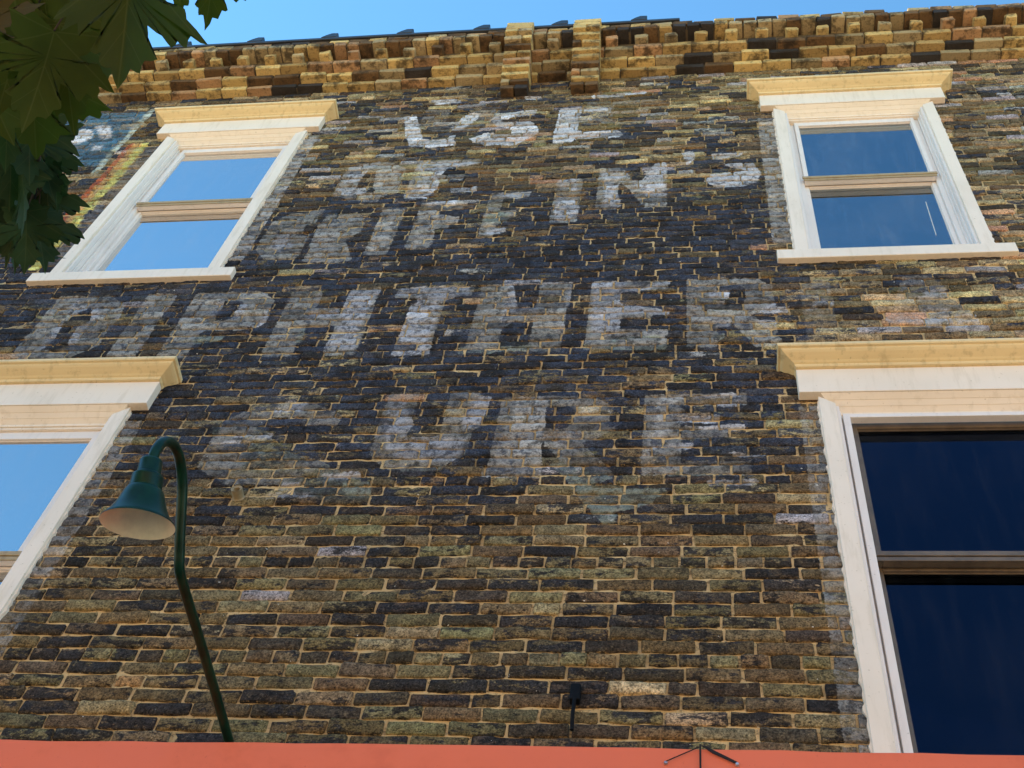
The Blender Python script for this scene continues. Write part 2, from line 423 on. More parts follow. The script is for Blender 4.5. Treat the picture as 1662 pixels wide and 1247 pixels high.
# ---- faded lettering: outlines on the wall, metres (x, height above the eye)
LETTERS = [
(0.90,0,[(-2.143,9.260),(-2.047,9.254),(-1.965,8.956),(-1.916,8.776),(-2.001,8.708),(-2.052,8.823)]),
(0.75,0,[(-2.034,8.789),(-1.696,8.757),(-1.650,8.647),(-1.830,8.618),(-1.998,8.655)]),
(0.85,0,[(-1.675,9.251),(-1.544,9.252),(-1.560,9.136),(-1.650,8.941),(-1.743,8.952),(-1.708,9.088)]),
(0.60,0,[(-1.734,8.849),(-1.686,8.850),(-1.684,8.755),(-1.726,8.754)]),
(0.95,0,[(-1.260,9.266),(-1.145,9.261),(-1.150,9.151),(-1.284,9.145),(-1.375,9.080),(-1.444,9.046),(-1.485,9.094),(-1.435,9.170),(-1.342,9.226)]),
(0.90,0,[(-1.483,9.110),(-1.371,9.047),(-1.175,9.033),(-1.108,8.934),(-1.093,8.821),(-1.144,8.712),(-1.260,8.588),(-1.439,8.617),(-1.542,8.680),(-1.589,8.763),(-1.532,8.785),(-1.481,8.851),(-1.283,8.796),(-1.292,8.886),(-1.411,8.970)]),
(0.95,0,[(-0.977,9.281),(-0.810,9.259),(-0.818,8.836),(-0.839,8.586),(-0.976,8.601),(-0.983,8.761),(-0.977,9.047)]),
(0.80,0,[(-0.816,9.260),(-0.592,9.271),(-0.592,9.150),(-0.775,9.180)]),
(0.70,0,[(-0.854,9.091),(-0.713,9.053),(-0.727,8.990),(-0.846,8.986)]),
(0.80,0,[(-0.868,8.795),(-0.529,8.795),(-0.485,8.703),(-0.523,8.647),(-0.859,8.664)]),
(0.70,0,[(-1.958,9.521),(-1.747,9.535),(-1.736,9.474),(-1.943,9.469)]),
(0.80,0,[(-0.758,9.508),(-0.347,9.551),(-0.346,9.487),(-0.754,9.451)]),
(0.80,0,[(-1.263,9.541),(-1.136,9.535),(-1.132,9.484),(-1.258,9.491)]),
(0.60,0,[(-2.362,8.326),(-2.260,8.360),(-2.150,8.408),(-2.147,8.334),(-2.205,8.266),(-2.238,8.083),(-2.339,8.008),(-2.354,8.180)]),
(0.65,2,[(-2.153,8.364),(-2.013,8.320),(-1.941,8.026),(-1.928,7.861),(-2.027,7.843),(-2.120,7.960),(-2.148,8.217)]),
(0.55,0,[(-2.366,7.969),(-2.143,7.962),(-2.150,7.881),(-2.207,7.827),(-2.372,7.842)]),
(0.45,2,[(-2.161,7.882),(-2.033,7.870),(-2.040,7.732),(-2.143,7.741)]),
(0.70,0,[(-1.877,8.359),(-1.480,8.359),(-1.476,8.288),(-1.655,8.231),(-1.684,8.114),(-1.676,7.919),(-1.697,7.840),(-1.840,7.880),(-1.849,8.130)]),
(0.70,0,[(-1.889,7.836),(-1.698,7.845),(-1.717,7.756),(-1.853,7.763)]),
(0.65,0,[(-1.589,7.905),(-1.409,7.913),(-1.404,7.834),(-1.571,7.828)]),
(0.40,2,[(-2.591,7.526),(-2.501,7.569),(-2.462,7.643),(-2.363,7.655),(-2.391,7.534),(-2.439,7.413),(-2.431,7.290),(-2.587,7.253),(-2.679,7.309)]),
(0.45,0,[(-2.650,7.163),(-2.608,7.291),(-2.487,7.294),(-2.429,7.026),(-2.617,7.005)]),
(0.55,2,[(-2.355,7.431),(-2.152,7.465),(-2.142,7.316),(-2.143,7.126),(-2.109,6.880),(-2.333,6.895),(-2.339,7.093),(-2.353,7.284)]),
(0.60,2,[(-1.983,7.501),(-1.863,7.541),(-1.840,7.269),(-1.828,6.984),(-1.970,6.960),(-1.977,7.255),(-1.980,7.376)]),
(0.60,2,[(-1.744,7.582),(-1.601,7.583),(-1.598,7.494),(-1.462,7.458),(-1.458,7.359),(-1.596,7.346),(-1.575,7.084),(-1.594,7.013),(-1.719,7.010),(-1.716,7.235)]),
(0.70,0,[(-1.715,7.675),(-1.509,7.709),(-1.509,7.634),(-1.693,7.611)]),
(0.50,1,[(-1.309,7.445),(-1.257,7.546),(-1.131,7.480),(-1.157,7.330),(-1.308,7.355)]),
(0.60,0,[(-1.296,7.255),(-1.141,7.279),(-1.153,7.199),(-1.273,7.162)]),
(0.70,0,[(-1.267,7.798),(-1.046,7.812),(-1.048,7.715),(-1.141,7.695),(-1.256,7.757)]),
(0.60,0,[(-0.885,7.967),(-0.747,7.983),(-0.733,7.778),(-0.865,7.790)]),
(0.60,0,[(-0.888,7.706),(-0.735,7.721),(-0.715,7.498),(-0.730,7.379),(-0.874,7.333)]),
(0.65,0,[(-0.622,8.016),(-0.560,8.106),(-0.450,8.074),(-0.423,7.996),(-0.468,7.927),(-0.337,7.914),(-0.283,8.118),(-0.254,8.198),(-0.187,8.191),(-0.181,7.671),(-0.307,7.649),(-0.346,7.799),(-0.479,7.898),(-0.498,7.784),(-0.453,7.524),(-0.580,7.508),(-0.593,7.909)]),
(0.70,0,[(-0.097,8.347),(-0.011,8.360),(0.000,8.236),(-0.054,8.125),(-0.072,8.250)]),
(0.55,0,[(0.104,8.294),(0.309,8.303),(0.295,8.248),(0.114,8.193)]),
(0.65,0,[(0.148,8.119),(0.367,8.118),(0.413,7.958),(0.383,7.816),(0.289,7.748),(0.140,7.748),(0.050,7.848),(0.098,7.959),(0.204,7.973),(0.321,7.996)]),
(0.50,0,[(-3.661,6.519),(-3.458,6.518),(-3.484,6.430),(-3.491,6.372),(-3.563,6.280),(-3.563,6.187),(-3.542,6.022),(-3.561,5.931),(-3.717,5.938),(-3.726,6.066),(-3.723,6.195),(-3.731,6.327),(-3.693,6.402)]),
(0.50,0,[(-3.520,6.471),(-3.341,6.462),(-3.272,6.370),(-3.249,6.284),(-3.285,6.174),(-3.269,6.082),(-3.311,5.994),(-3.297,5.911),(-3.435,5.926),(-3.452,6.036),(-3.466,6.164),(-3.416,6.236),(-3.460,6.371)]),
(0.42,0,[(-3.162,6.531),(-2.989,6.521),(-2.989,6.404),(-3.002,6.271),(-3.001,6.160),(-2.991,5.998),(-2.996,5.908),(-3.157,5.914),(-3.151,6.023),(-3.155,6.186),(-3.154,6.317),(-3.146,6.431)]),
(0.33,0,[(-2.865,6.475),(-2.686,6.465),(-2.666,6.367),(-2.676,6.273),(-2.679,6.163),(-2.708,6.074),(-2.708,5.930),(-2.851,5.971),(-2.841,6.080),(-2.839,6.244),(-2.837,6.357)]),
(0.50,0,[(-2.567,6.390),(-2.435,6.470),(-2.379,6.352),(-2.362,6.202),(-2.388,6.127),(-2.581,6.118),(-2.575,6.287)]),
(0.45,1,[(-2.848,6.045),(-2.542,6.052),(-2.568,5.985),(-2.695,5.947)]),
(0.50,0,[(-2.538,6.394),(-2.447,6.412),(-2.387,6.367),(-2.376,6.291),(-2.387,6.196),(-2.482,6.200)]),
(0.40,0,[(-2.545,6.521),(-2.447,6.519),(-2.402,6.387),(-2.450,6.389)]),
(0.50,0,[(-2.296,6.497),(-2.116,6.506),(-2.105,6.339),(-2.269,6.208),(-2.278,6.352)]),
(0.50,0,[(-2.288,6.318),(-1.969,6.320),(-1.959,6.192),(-2.266,6.199)]),
(0.45,1,[(-2.289,6.180),(-2.171,6.188),(-2.122,6.105),(-2.099,5.938),(-2.289,5.874),(-2.282,6.015)]),
(0.60,0,[(-1.957,6.526),(-1.776,6.525),(-1.786,6.429),(-1.795,6.243),(-1.799,6.046),(-1.794,5.854),(-1.964,5.861),(-1.956,6.018),(-1.946,6.177),(-1.960,6.363)]),
(0.65,0,[(-1.675,6.539),(-1.477,6.541),(-1.242,6.537),(-1.245,6.418),(-1.326,6.409),(-1.400,6.351),(-1.539,6.355),(-1.559,6.417),(-1.684,6.439)]),
(0.62,0,[(-1.574,6.342),(-1.409,6.352),(-1.402,6.133),(-1.394,5.975),(-1.381,5.787),(-1.588,5.787),(-1.581,5.932),(-1.574,6.141)]),
(0.50,0,[(-1.203,6.521),(-1.017,6.514),(-0.967,6.236),(-1.003,6.061),(-1.101,6.010),(-1.188,6.005),(-1.173,6.157),(-1.168,6.320)]),
(0.50,1,[(-1.236,5.854),(-1.047,5.846),(-1.047,5.782),(-1.237,5.798)]),
(0.40,1,[(-1.177,5.986),(-1.028,5.979),(-1.037,5.905),(-1.167,5.911)]),
(0.50,0,[(-1.138,6.531),(-1.034,6.549),(-1.013,6.444),(-1.052,6.290),(-1.106,6.270)]),
(0.35,0,[(-1.077,6.257),(-0.853,6.264),(-0.844,6.162),(-1.028,6.079),(-1.083,6.081)]),
(0.50,0,[(-0.875,6.550),(-0.688,6.549),(-0.688,6.285),(-0.735,6.179),(-0.686,6.008),(-0.812,6.011),(-0.848,6.203)]),
(0.40,1,[(-0.864,5.988),(-0.738,5.991),(-0.732,5.922),(-0.857,5.919)]),
(0.35,1,[(-1.038,5.855),(-0.709,5.850),(-0.713,5.792),(-1.032,5.805)]),
(0.60,0,[(-0.582,6.538),(-0.374,6.540),(-0.415,6.390),(-0.420,6.275),(-0.146,6.189),(-0.154,6.145),(-0.406,6.158),(-0.406,5.942),(-0.570,5.968),(-0.573,6.152)]),
(0.65,0,[(-0.475,6.472),(-0.279,6.484),(-0.149,6.536),(-0.148,6.488),(-0.277,6.417),(-0.472,6.418)]),
(0.50,1,[(-0.567,5.922),(-0.196,5.922),(-0.199,5.864),(-0.564,5.871)]),
(0.45,2,[(-0.573,6.010),(-0.148,5.994),(-0.152,5.931),(-0.569,5.946)]),
(0.40,1,[(-0.586,5.853),(-0.160,5.844),(-0.159,5.778),(-0.583,5.804)]),
(0.45,0,[(-0.037,6.529),(0.084,6.542),(0.074,6.475),(-0.028,6.461)]),
(0.70,0,[(0.045,6.406),(0.172,6.399),(0.165,6.296),(0.052,6.293)]),
(0.50,0,[(-0.042,6.277),(0.142,6.276),(0.132,6.223),(-0.043,6.223)]),
(0.45,0,[(-0.039,6.065),(0.172,6.073),(0.152,5.995),(-0.039,5.996)]),
(0.40,1,[(-0.039,5.933),(0.138,5.933),(0.132,5.867),(-0.039,5.874)]),
(0.50,0,[(0.249,6.270),(0.409,6.262),(0.393,6.135),(0.253,6.152)]),
(0.50,0,[(0.224,6.070),(0.388,6.053),(0.382,5.941),(0.228,5.948)]),
(0.45,1,[(0.236,5.929),(0.390,5.930),(0.378,5.873),(0.234,5.871)]),
(0.35,2,[(-0.056,6.148),(0.156,6.137),(0.154,6.075),(-0.056,6.077)]),
(0.50,0,[(0.252,6.206),(0.473,6.200),(0.459,6.137),(0.255,6.144)]),
(0.60,0,[(0.285,6.066),(0.408,6.065),(0.399,6.004),(0.277,6.006)]),
(0.50,2,[(0.225,5.991),(0.403,5.992),(0.400,5.928),(0.232,5.936)]),
(0.55,0,[(0.614,6.288),(0.709,6.283),(0.702,6.204),(0.612,6.209)]),
(0.50,0,[(0.559,6.200),(0.626,6.206),(0.621,6.149),(0.555,6.148)]),
(0.50,0,[(1.174,6.348),(1.289,6.362),(1.298,6.242),(1.062,6.225),(1.166,6.294)]),
(0.40,0,[(1.070,6.143),(1.291,6.141),(1.271,6.076),(1.061,6.077)]),
(0.45,0,[(0.945,6.071),(1.388,6.068),(1.404,5.956),(1.143,5.949),(0.943,6.016)]),
(0.40,0,[(-2.115,5.334),(-2.020,5.366),(-1.914,5.353),(-1.916,5.269),(-2.010,5.238),(-2.092,5.250)]),
(0.35,0,[(-2.234,5.077),(-2.026,5.086),(-2.021,5.028),(-2.219,5.026)]),
(0.40,0,[(-2.326,5.014),(-2.108,5.024),(-2.102,4.965),(-2.298,4.959)]),
(0.25,1,[(-2.239,4.947),(-1.957,4.951),(-1.975,4.899),(-2.224,4.898)]),
(0.22,1,[(-2.012,4.836),(-1.692,4.830),(-1.688,4.771),(-1.993,4.767)]),
(0.35,0,[(-1.705,4.753),(-1.530,4.759),(-1.516,4.692),(-1.689,4.686)]),
(0.35,1,[(-1.602,4.667),(-1.472,4.682),(-1.439,4.568),(-1.569,4.561)]),
(0.30,0,[(-1.885,4.678),(-1.793,4.686),(-1.777,4.620),(-1.870,4.621)]),
(0.35,0,[(-1.940,4.612),(-1.719,4.618),(-1.706,4.562),(-1.924,4.556)]),
(0.12,1,[(-2.362,5.202),(-2.139,5.216),(-1.967,4.948),(-1.699,4.818),(-1.468,4.662),(-1.435,4.547),(-1.677,4.549),(-2.042,4.754),(-2.296,4.954)]),
(0.36,0,[(-1.521,5.361),(-1.431,5.359),(-1.348,5.138),(-1.371,5.083),(-1.364,5.045),(-1.404,4.916),(-1.448,4.925),(-1.490,5.085)]),
(0.36,0,[(-1.426,5.032),(-1.065,5.033),(-1.090,4.910),(-1.109,4.831),(-1.254,4.834),(-1.373,4.862),(-1.426,4.920)]),
(0.20,1,[(-1.369,4.839),(-1.148,4.813),(-1.150,4.763),(-1.333,4.758)]),
(0.35,0,[(-1.089,5.368),(-1.002,5.376),(-1.022,5.187),(-1.033,5.108),(-1.134,5.074),(-1.127,5.248)]),
(0.42,2,[(-0.873,5.375),(-0.706,5.374),(-0.726,5.257),(-0.712,5.047),(-0.721,4.930),(-0.706,4.816),(-0.700,4.703),(-0.975,4.707),(-0.941,4.852),(-0.917,5.052),(-0.893,5.190)]),
(0.30,2,[(-0.705,5.370),(-0.488,5.345),(-0.405,5.266),(-0.420,5.175),(-0.573,5.126),(-0.559,5.217),(-0.603,5.275),(-0.693,5.278)]),
(0.32,2,[(-0.608,5.082),(-0.378,5.094),(-0.487,4.988),(-0.609,4.958),(-0.682,4.918),(-0.632,5.011)]),
(0.30,1,[(-0.682,4.811),(-0.542,4.817),(-0.475,4.781),(-0.390,4.733),(-0.388,4.687),(-0.502,4.628),(-0.152,4.619),(-0.143,4.569),(-0.284,4.566),(-0.195,4.529),(-0.247,4.490),(-0.369,4.462),(-0.331,4.408),(-0.390,4.357),(-0.436,4.409),(-0.475,4.480),(-0.516,4.553),(-0.557,4.628),(-0.605,4.721)]),
(0.42,2,[(-0.210,5.364),(-0.014,5.367),(-0.112,5.294),(-0.073,5.222),(-0.063,5.166),(-0.130,5.102),(-0.147,4.998),(-0.203,4.983),(-0.219,4.837),(-0.270,4.838),(-0.242,5.003),(-0.217,5.208)]),
(0.65,0,[(-0.014,5.358),(0.172,5.371),(0.190,5.327),(-0.014,5.320)]),
(0.40,0,[(0.083,5.301),(0.203,5.306),(0.197,5.255),(0.082,5.249)]),
(0.50,0,[(-0.111,5.174),(0.090,5.177),(0.088,5.119),(-0.111,5.124)]),
(0.50,0,[(-0.006,5.094),(0.201,5.106),(0.199,5.060),(-0.007,5.053)]),
(0.35,0,[(-0.231,4.957),(-0.026,4.961),(-0.036,4.914),(-0.230,4.914)]),
(0.22,1,[(-0.145,4.748),(0.107,4.752),(0.106,4.708),(-0.144,4.704)]),
(0.30,0,[(0.025,4.677),(0.246,4.682),(0.244,4.639),(0.025,4.634)]),
(0.40,0,[(0.111,4.890),(0.299,4.855),(0.299,4.839),(0.164,4.849)]),
(0.95,0,[(-4.762,9.188),(-4.690,9.321),(-4.602,9.296),(-4.535,9.102),(-4.585,8.967),(-4.665,8.976)]),
(0.85,0,[(-4.623,9.373),(-4.490,9.381),(-4.356,9.081),(-4.426,9.042),(-4.505,9.122)]),
(0.90,0,[(-4.484,8.948),(-4.375,8.959),(-4.352,8.826),(-4.439,8.836)]),
(0.90,0,[(-4.615,8.809),(-4.515,8.805),(-4.475,8.682),(-4.562,8.692)]),
(0.70,0,[(-4.672,8.946),(-4.533,8.954),(-4.498,8.842),(-4.635,8.857)]),
(0.60,0,[(-4.342,9.297),(-4.296,9.328),(-4.247,9.273),(-4.303,9.219)]),
]
TINTS = [(.56, .56, .61), (.38, .43, .37), (.50, .47, .44)]
PAINT = [(min(1, a * (1.3 if pts[0][1] < 5.5 else .95)), TINTS[k], pts) for a, k, pts in LETTERS]
def bar(x0, x1, z0, z1): return [(x0, z0), (x1, z0), (x1, z1), (x0, z1)]
GLYPH = dict(
    D=[bar(0, .32, 0, 1), [(.32, 1), (.7, 1), (1, .8), (1, .2), (.7, 0), (.32, 0), (.32, .16), (.6, .16), (.68, .28), (.68, .72), (.6, .84), (.32, .84)]],
    I=[bar(0, 1, 0, 1)],
    P=[bar(0, .34, 0, 1), [(.34, 1), (.8, 1), (1, .85), (1, .55), (.8, .4), (.34, .4), (.34, .55), (.62, .55), (.68, .62), (.68, .78), (.62, .85), (.34, .85)]],
    H=[bar(0, .34, 0, 1), bar(.66, 1, 0, 1), bar(.34, .66, .42, .58)],
    T=[bar(0, 1, .82, 1), bar(.33, .67, 0, .82)],
    E=[bar(0, .36, 0, 1), bar(.36, 1, .84, 1), bar(.36, .8, .43, .58), bar(.36, 1, 0, .16)],
    F=[bar(0, .38, 0, 1), bar(.38, 1, .84, 1), bar(.38, .82, .42, .58)],
    R=[bar(0, .34, 0, 1), [(.34, 1), (.8, 1), (1, .85), (1, .6), (.8, .45), (.34, .45), (.34, .58), (.62, .58), (.68, .65), (.68, .8), (.62, .87), (.34, .87)], [(.42, .45), (.72, .46), (1.1, 0), (.74, 0)]],
    C=[[(1, .72), (1, .85), (.75, 1), (.3, 1), (0, .8), (0, .2), (.3, 0), (.75, 0), (1, .15), (1, .3), (.7, .3), (.66, .17), (.42, .17), (.34, .27), (.34, .73), (.42, .83), (.66, .83), (.7, .72)]],
    G=[[(1, .72), (1, .85), (.75, 1), (.3, 1), (0, .8), (0, .2), (.3, 0), (1, 0), (1, .48), (.6, .48), (.6, .34), (.68, .34), (.68, .17), (.42, .17), (.34, .27), (.34, .73), (.42, .83), (.66, .83), (.7, .72)]],
    O=[[(.3, 1), (.7, 1), (1, .8), (1, .2), (.7, 0), (.5, 0), (.5, .17), (.6, .17), (.68, .28), (.68, .72), (.6, .83), (.4, .83), (.32, .72), (.32, .28), (.4, .17), (.5, .17), (.5, 0), (.3, 0), (0, .2), (0, .8)]],
    U=[[(0, 1), (.33, 1), (.33, .28), (.42, .17), (.58, .17), (.67, .28), (.67, 1), (1, 1), (1, .2), (.75, 0), (.25, 0), (0, .2)]],
    N=[bar(0, .3, 0, 1), bar(.7, 1, 0, 1), [(.3, 1), (.7, .3), (.7, 0), (.3, .7)]],
    A=[[(0, 0), (.34, 1), (.66, 1), (1, 0), (.68, 0), (.6, .25), (.4, .25), (.32, 0)]])
def word(spec, z0, z1, a, tint, rise=0.0):
    for ch, xa, xb, dz in spec:
        for g in GLYPH[ch]:
            PAINT.append((a, tint, [(xa + u * (xb - xa), z0 + dz + v * (z1 - z0)) for u, v in g]))
word([('D', -3.73, -3.26, 0), ('I', -3.17, -3.0, 0), ('P', -2.88, -2.38, 0), ('H', -2.30, -1.78, 0), ('T', -1.68, -1.24, 0), ('H', -1.20, -.70, 0), ('E', -.58, -.16, 0), ('R', -.06, .40, 0)], 5.80, 6.54, .50, (.42, .40, .37))
word([('I', .54, .70, 0), ('A', .92, 1.42, 0)], 5.90, 6.50, .28, (.42, .38, .34))
word([('C', -2.32, -1.72, -.04), ('U', -1.52, -1.06, .06), ('R', -.95, -.42, 0), ('E', -.26, .22, 0)], 4.71, 5.37, .37, (.42, .39, .35))
word([('G', -2.68, -2.38, 0), ('R', -2.34, -2.06, -.05), ('I', -1.98, -1.83, .01), ('F', -1.74, -1.46, .08), ('F', -1.31, -1.06, .20), ('I', -.89, -.72, .37), ('N', -.62, -.18, .54)], 6.95, 7.60, .46, (.42, .40, .37))
word([('O', -2.37, -1.94, 0), ('F', -1.88, -1.44, 0)], 7.76, 8.38, .48, (.44, .41, .38))
word([('U', -1.99, -1.42, 0), ('E', -.78, -.22, .0)], 8.92, 9.36, .25, (.44, .41, .38))
def rect(x0, x1, z0, z1): return [(x0, z0), (x1, z0), (x1, z1), (x0, z1)]
# overspray beside the casings
PAINT += [(.62, (.42, .41, .40), rect(.43, .56, 6.95, 8.88)), (.42, (.38, .37, .36), rect(.455, .56, 3.0, 5.25)),
          (.62, (.44, .42, .41), rect(-2.83, -2.715, 6.95, 8.95)), (.4, (.38, .36, .35), rect(-2.83, -2.72, 3.0, 5.2)),
          (.38, (.30, .27, .26), rect(-4.01, -3.88, 6.95, 8.9))]
# striped border of another sign beyond the left window
PAINT += [(.9, (.60, .54, .17), rect(-4.085, -4.02, 6.9, 8.95)), (.9, (.62, .36, .14), rect(-4.135, -4.085, 7.3, 8.95)),
          (.8, (.50, .13, .06), rect(-4.180, -4.135, 7.3, 8.95)), (.75, (.48, .54, .50), rect(-4.275, -4.225, 8.4, 9.68)),
          (.7, (.07, .17, .27), rect(-6.5, -4.28, 8.55, 9.62))]

def paint_field(x, z):
    """signed distance into the nearest paint outline, its strength and its colour"""
    n = len(x)
    sd = np.full(n, -.2); score = np.full(n, -.2); am = np.zeros(n); tn = np.zeros((n, 4)); tn[:, 3] = 1
    for a, tint, pts in PAINT[::-1]:
        p = np.array(pts)
        sel = np.where((x > p[:, 0].min() - .06) & (x < p[:, 0].max() + .06) & (z > p[:, 1].min() - .06) & (z < p[:, 1].max() + .06))[0]
        if not len(sel): continue
        px, pz = x[sel], z[sel]
        d = np.full(len(sel), 9.0); ins = np.zeros(len(sel), bool)
        for i in range(len(p)):
            ax, az = p[i]; bx, bz = p[(i + 1) % len(p)]
            ex, ez = bx - ax, bz - az
            L = ex * ex + ez * ez + 1e-12
            tt = np.clip(((px - ax) * ex + (pz - az) * ez) / L, 0, 1)
            d = np.minimum(d, np.hypot(px - ax - tt * ex, pz - az - tt * ez))
            c = (az > pz) != (bz > pz)
            with np.errstate(divide='ignore', invalid='ignore'):
                xi = ax + (pz - az) * ex / (ez if abs(ez) > 1e-9 else 1e-9)
            ins ^= c & (px < xi)
        s = np.where(ins, d, -d)
        sc = np.minimum(s, .012) + .02 * a * (s > .002)
        better = sc > score[sel]
        k = sel[better]
        score[k] = sc[better]; am[k] = a; tn[k, :3] = tint
        sd[sel] = np.maximum(sd[sel], s)
    return sd, am, tn

# ---- lay the courses
def vnoise(x, z, s, seed):
    r = np.random.default_rng(seed).random((64, 64))
    u = (x * s) % 64; v = (z * s) % 64
    i = np.floor(u).astype(int); j = np.floor(v).astype(int)
    fu = u - i; fv = v - j
    fu = fu * fu * (3 - 2 * fu); fv = fv * fv * (3 - 2 * fv)
    i1 = (i + 1) % 64; j1 = (j + 1) % 64; i %= 64; j %= 64
    return (r[i, j] * (1 - fu) + r[i1, j] * fu) * (1 - fv) + (r[i, j1] * (1 - fu) + r[i1, j1] * fu) * fv

bricks = []     # x0, x1, z0, z1
ncourse = int((ZC - ZB) / CH)
for n in range(1, ncourse + 1):
    z0 = ZC - n * CH
    header = (n % 8 == 3)
    x = X0 - rnd.random() * BL - (BL / 2 if n % 2 else 0)
    x = X0 + (BL / 2 if n % 2 else 0) - BL + rnd.uniform(-.03, .03)
    while x < X1:
        if header: L = .108 * rnd.uniform(.95, 1.05)
        else: L = BL * rnd.uniform(.955, 1.045)
        if not header and rnd.random() < .04: L *= .52
        segs = [(x, x + L)]
        for (a, b, c, d) in OPEN:
            if z0 + CH > c and z0 < d:
                ns = []
                for (s, e) in segs:
                    if e <= a or s >= b: ns.append((s, e))
                    else:
                        if a - s > .03: ns.append((s, a))
                        if e - b > .03: ns.append((b, e))
                segs = ns
        for (s, e) in segs: bricks.append((s, e, z0, z0 + CH))
        x += L
B = np.array(bricks)
NBR = len(B)
cxb = (B[:, 0] + B[:, 1]) / 2; czb = (B[:, 2] + B[:, 3]) / 2

# colours, linear albedo
PAL = dict(brown=(.175, .122, .064), olive=(.200, .160, .086), plum=(.140, .100, .062), soot_shade=(.066, .050, .036), tan=(.36, .27, .155),
           cream=(.52, .40, .22), orange=(.48, .29, .175), pale=(.36, .33, .32))
def zone(x, z):
    """weights of the clay colours at a place on the wall, and how much dark coat is left"""
    mid = math.exp(-((z - 6.25) / 1.5) ** 6)                        # painted ground of the sign
    left = 1 / (1 + math.exp((x - .40) / .10))
    w = dict(brown=.40, olive=.22, plum=.20, soot_shade=.26, tan=.12, cream=.008, orange=.006, pale=.015)
    cov = .465 + .15 * mid * left
    if z > 7.6:
        t = min(1, (z - 7.6) / .5)
        w['brown'] += .15 * t; w['tan'] += .26 * t; w['cream'] += .06 * t; w['orange'] += .035 * t; w['pale'] += .16 * t; w['soot_shade'] += .1 * t
        cov -= .015 * t
    if z < 4.7:
        t = min(1, (4.7 - z) / .5)
        w['olive'] += .30 * t; w['brown'] += .3 * t; w['tan'] -= .06 * t; w['cream'] -= .004 * t; w['orange'] -= .005 * t
        cov -= .01 * t
    if x > .30:
        if 5.6 < z < 6.8:
            w['cream'] += .30; w['orange'] += .08; w['tan'] += .25; w['pale'] += .1; cov -= .02
        elif z >= 6.8 and x > 1.5:
            w['cream'] += .10; w['orange'] += .10; w['tan'] += .3; w['pale'] += .05; cov -= .05
    return w, cov
bc = np.zeros((NBR, 4)); bc[:, 3] = 1
coat = np.zeros(NBR)
names = list(PAL)
for i in range(NBR):
    w, cov = zone(cxb[i], czb[i])
    nm = rnd.choices(names, [max(0.0, w[k]) for k in names])[0]
    g = rnd.uniform(.70, 1.35)
    bc[i, :3] = [v * g * rnd.uniform(.93, 1.07) for v in PAL[nm]]
    coat[i] = cov + rnd.gauss(0, .085) - (.16 if nm in ('cream', 'orange') else 0)
# three bricks at the lower left that lost their paint
for (tx, tz, tc) in ((-2.22, 3.46, (.42, .24, .11)), (-2.24, 3.32, (.34, .25, .13)), (-2.46, 3.9, (.26, .19, .09))):
    i = int(np.argmin((cxb - tx) ** 2 + ((czb - tz) * 2) ** 2)); bc[i, :3] = tc; coat[i] = .2
seeds = rng.random(NBR) * 40

# ---- brick template: worn face grid + sides running back into the mortar
class Template:
    def __init__(self, US, VS):
        US = np.array(US); VS = np.array(VS)
        nu, nv = len(US), len(VS)
        self.NF = NF = nu * nv
        ring = [(i, 0) for i in range(nu)] + [(nu - 1, j) for j in range(1, nv)] + [(i, nv - 1) for i in range(nu - 2, -1, -1)] + [(0, j) for j in range(nv - 2, 0, -1)]
        self.ridx = ridx = [j * nu + i for i, j in ring]
        F = []
        for j in range(nv - 1):
            for i in range(nu - 1):
                a = j * nu + i; F.append((a, a + 1, a + nu + 1, a + nu))
        for k in range(len(ring)):
            k2 = (k + 1) % len(ring)
            F.append((ridx[k2], ridx[k], NF + k, NF + k2))
        self.F = np.array(F); self.NV = NF + len(ring)
        uu, vv = np.meshgrid(US, VS); self.uu = uu.ravel(); self.vv = vv.ravel()
        self.onring = (self.uu == 0) | (self.uu == 1) | (self.vv == 0) | (self.vv == 1)
        self.corner = ((self.uu == 0) | (self.uu == 1)) & ((self.vv == 0) | (self.vv == 1))
        self.edge = np.concatenate([self.onring.astype(float), np.ones(len(ring))])
T_SINGLE = Template([0, .028, .27, .5, .73, .972, 1.0], [0, .10, .90, 1.0])
T_MASS = Template([0, .028, .14, .26, .38, .5, .62, .74, .86, .972, 1.0], [0, .10, .5, .90, 1.0])
def brick_arrays(B, T):
    n = len(B); NF = T.NF; uu, vv_, onring, corner = T.uu, T.vv, T.onring, T.corner
    jx = rng.uniform(.003, .0065, (n, 1)); jz = rng.uniform(.0032, .0062, (n, 1))
    x0 = B[:, 0:1] + jx; x1 = B[:, 1:2] - jx; z0 = B[:, 2:3] + jz; z1 = B[:, 3:4] - jz
    V = np.zeros((n, T.NV, 3))
    proud = rng.normal(0, .0022, (n, 1)); tilt = rng.normal(0, .0035, (n, 1)); tiltz = rng.normal(0, .002, (n, 1))
    X = x0 + (x1 - x0) * uu; Z = z0 + (z1 - z0) * vv_
    Z = Z + rng.normal(0, .0016, (n, 1)) + (uu - .5) * rng.normal(0, .0035, (n, 1))
    Y = -proud + (uu - .5) * tilt + (vv_ - .5) * tiltz + rng.normal(0, .0016, (n, NF))
    Y = Y + onring * rng.uniform(.002, .006, (n, NF)) + corner * rng.uniform(0, .004, (n, NF))
    # chipped corners and ragged arrises
    X = X + onring * rng.normal(0, .0014, (n, NF)) + corner * (0.5 - uu) * rng.exponential(.006, (n, NF))
    Z = Z + onring * rng.normal(0, .0017, (n, NF)) + corner * (0.5 - vv_) * rng.exponential(.0035, (n, NF))
    V[:, :NF, 0] = X; V[:, :NF, 1] = Y; V[:, :NF, 2] = Z
    V[:, NF:, :] = V[:, T.ridx, :]
    V[:, NF:, 1] = .05
    return V
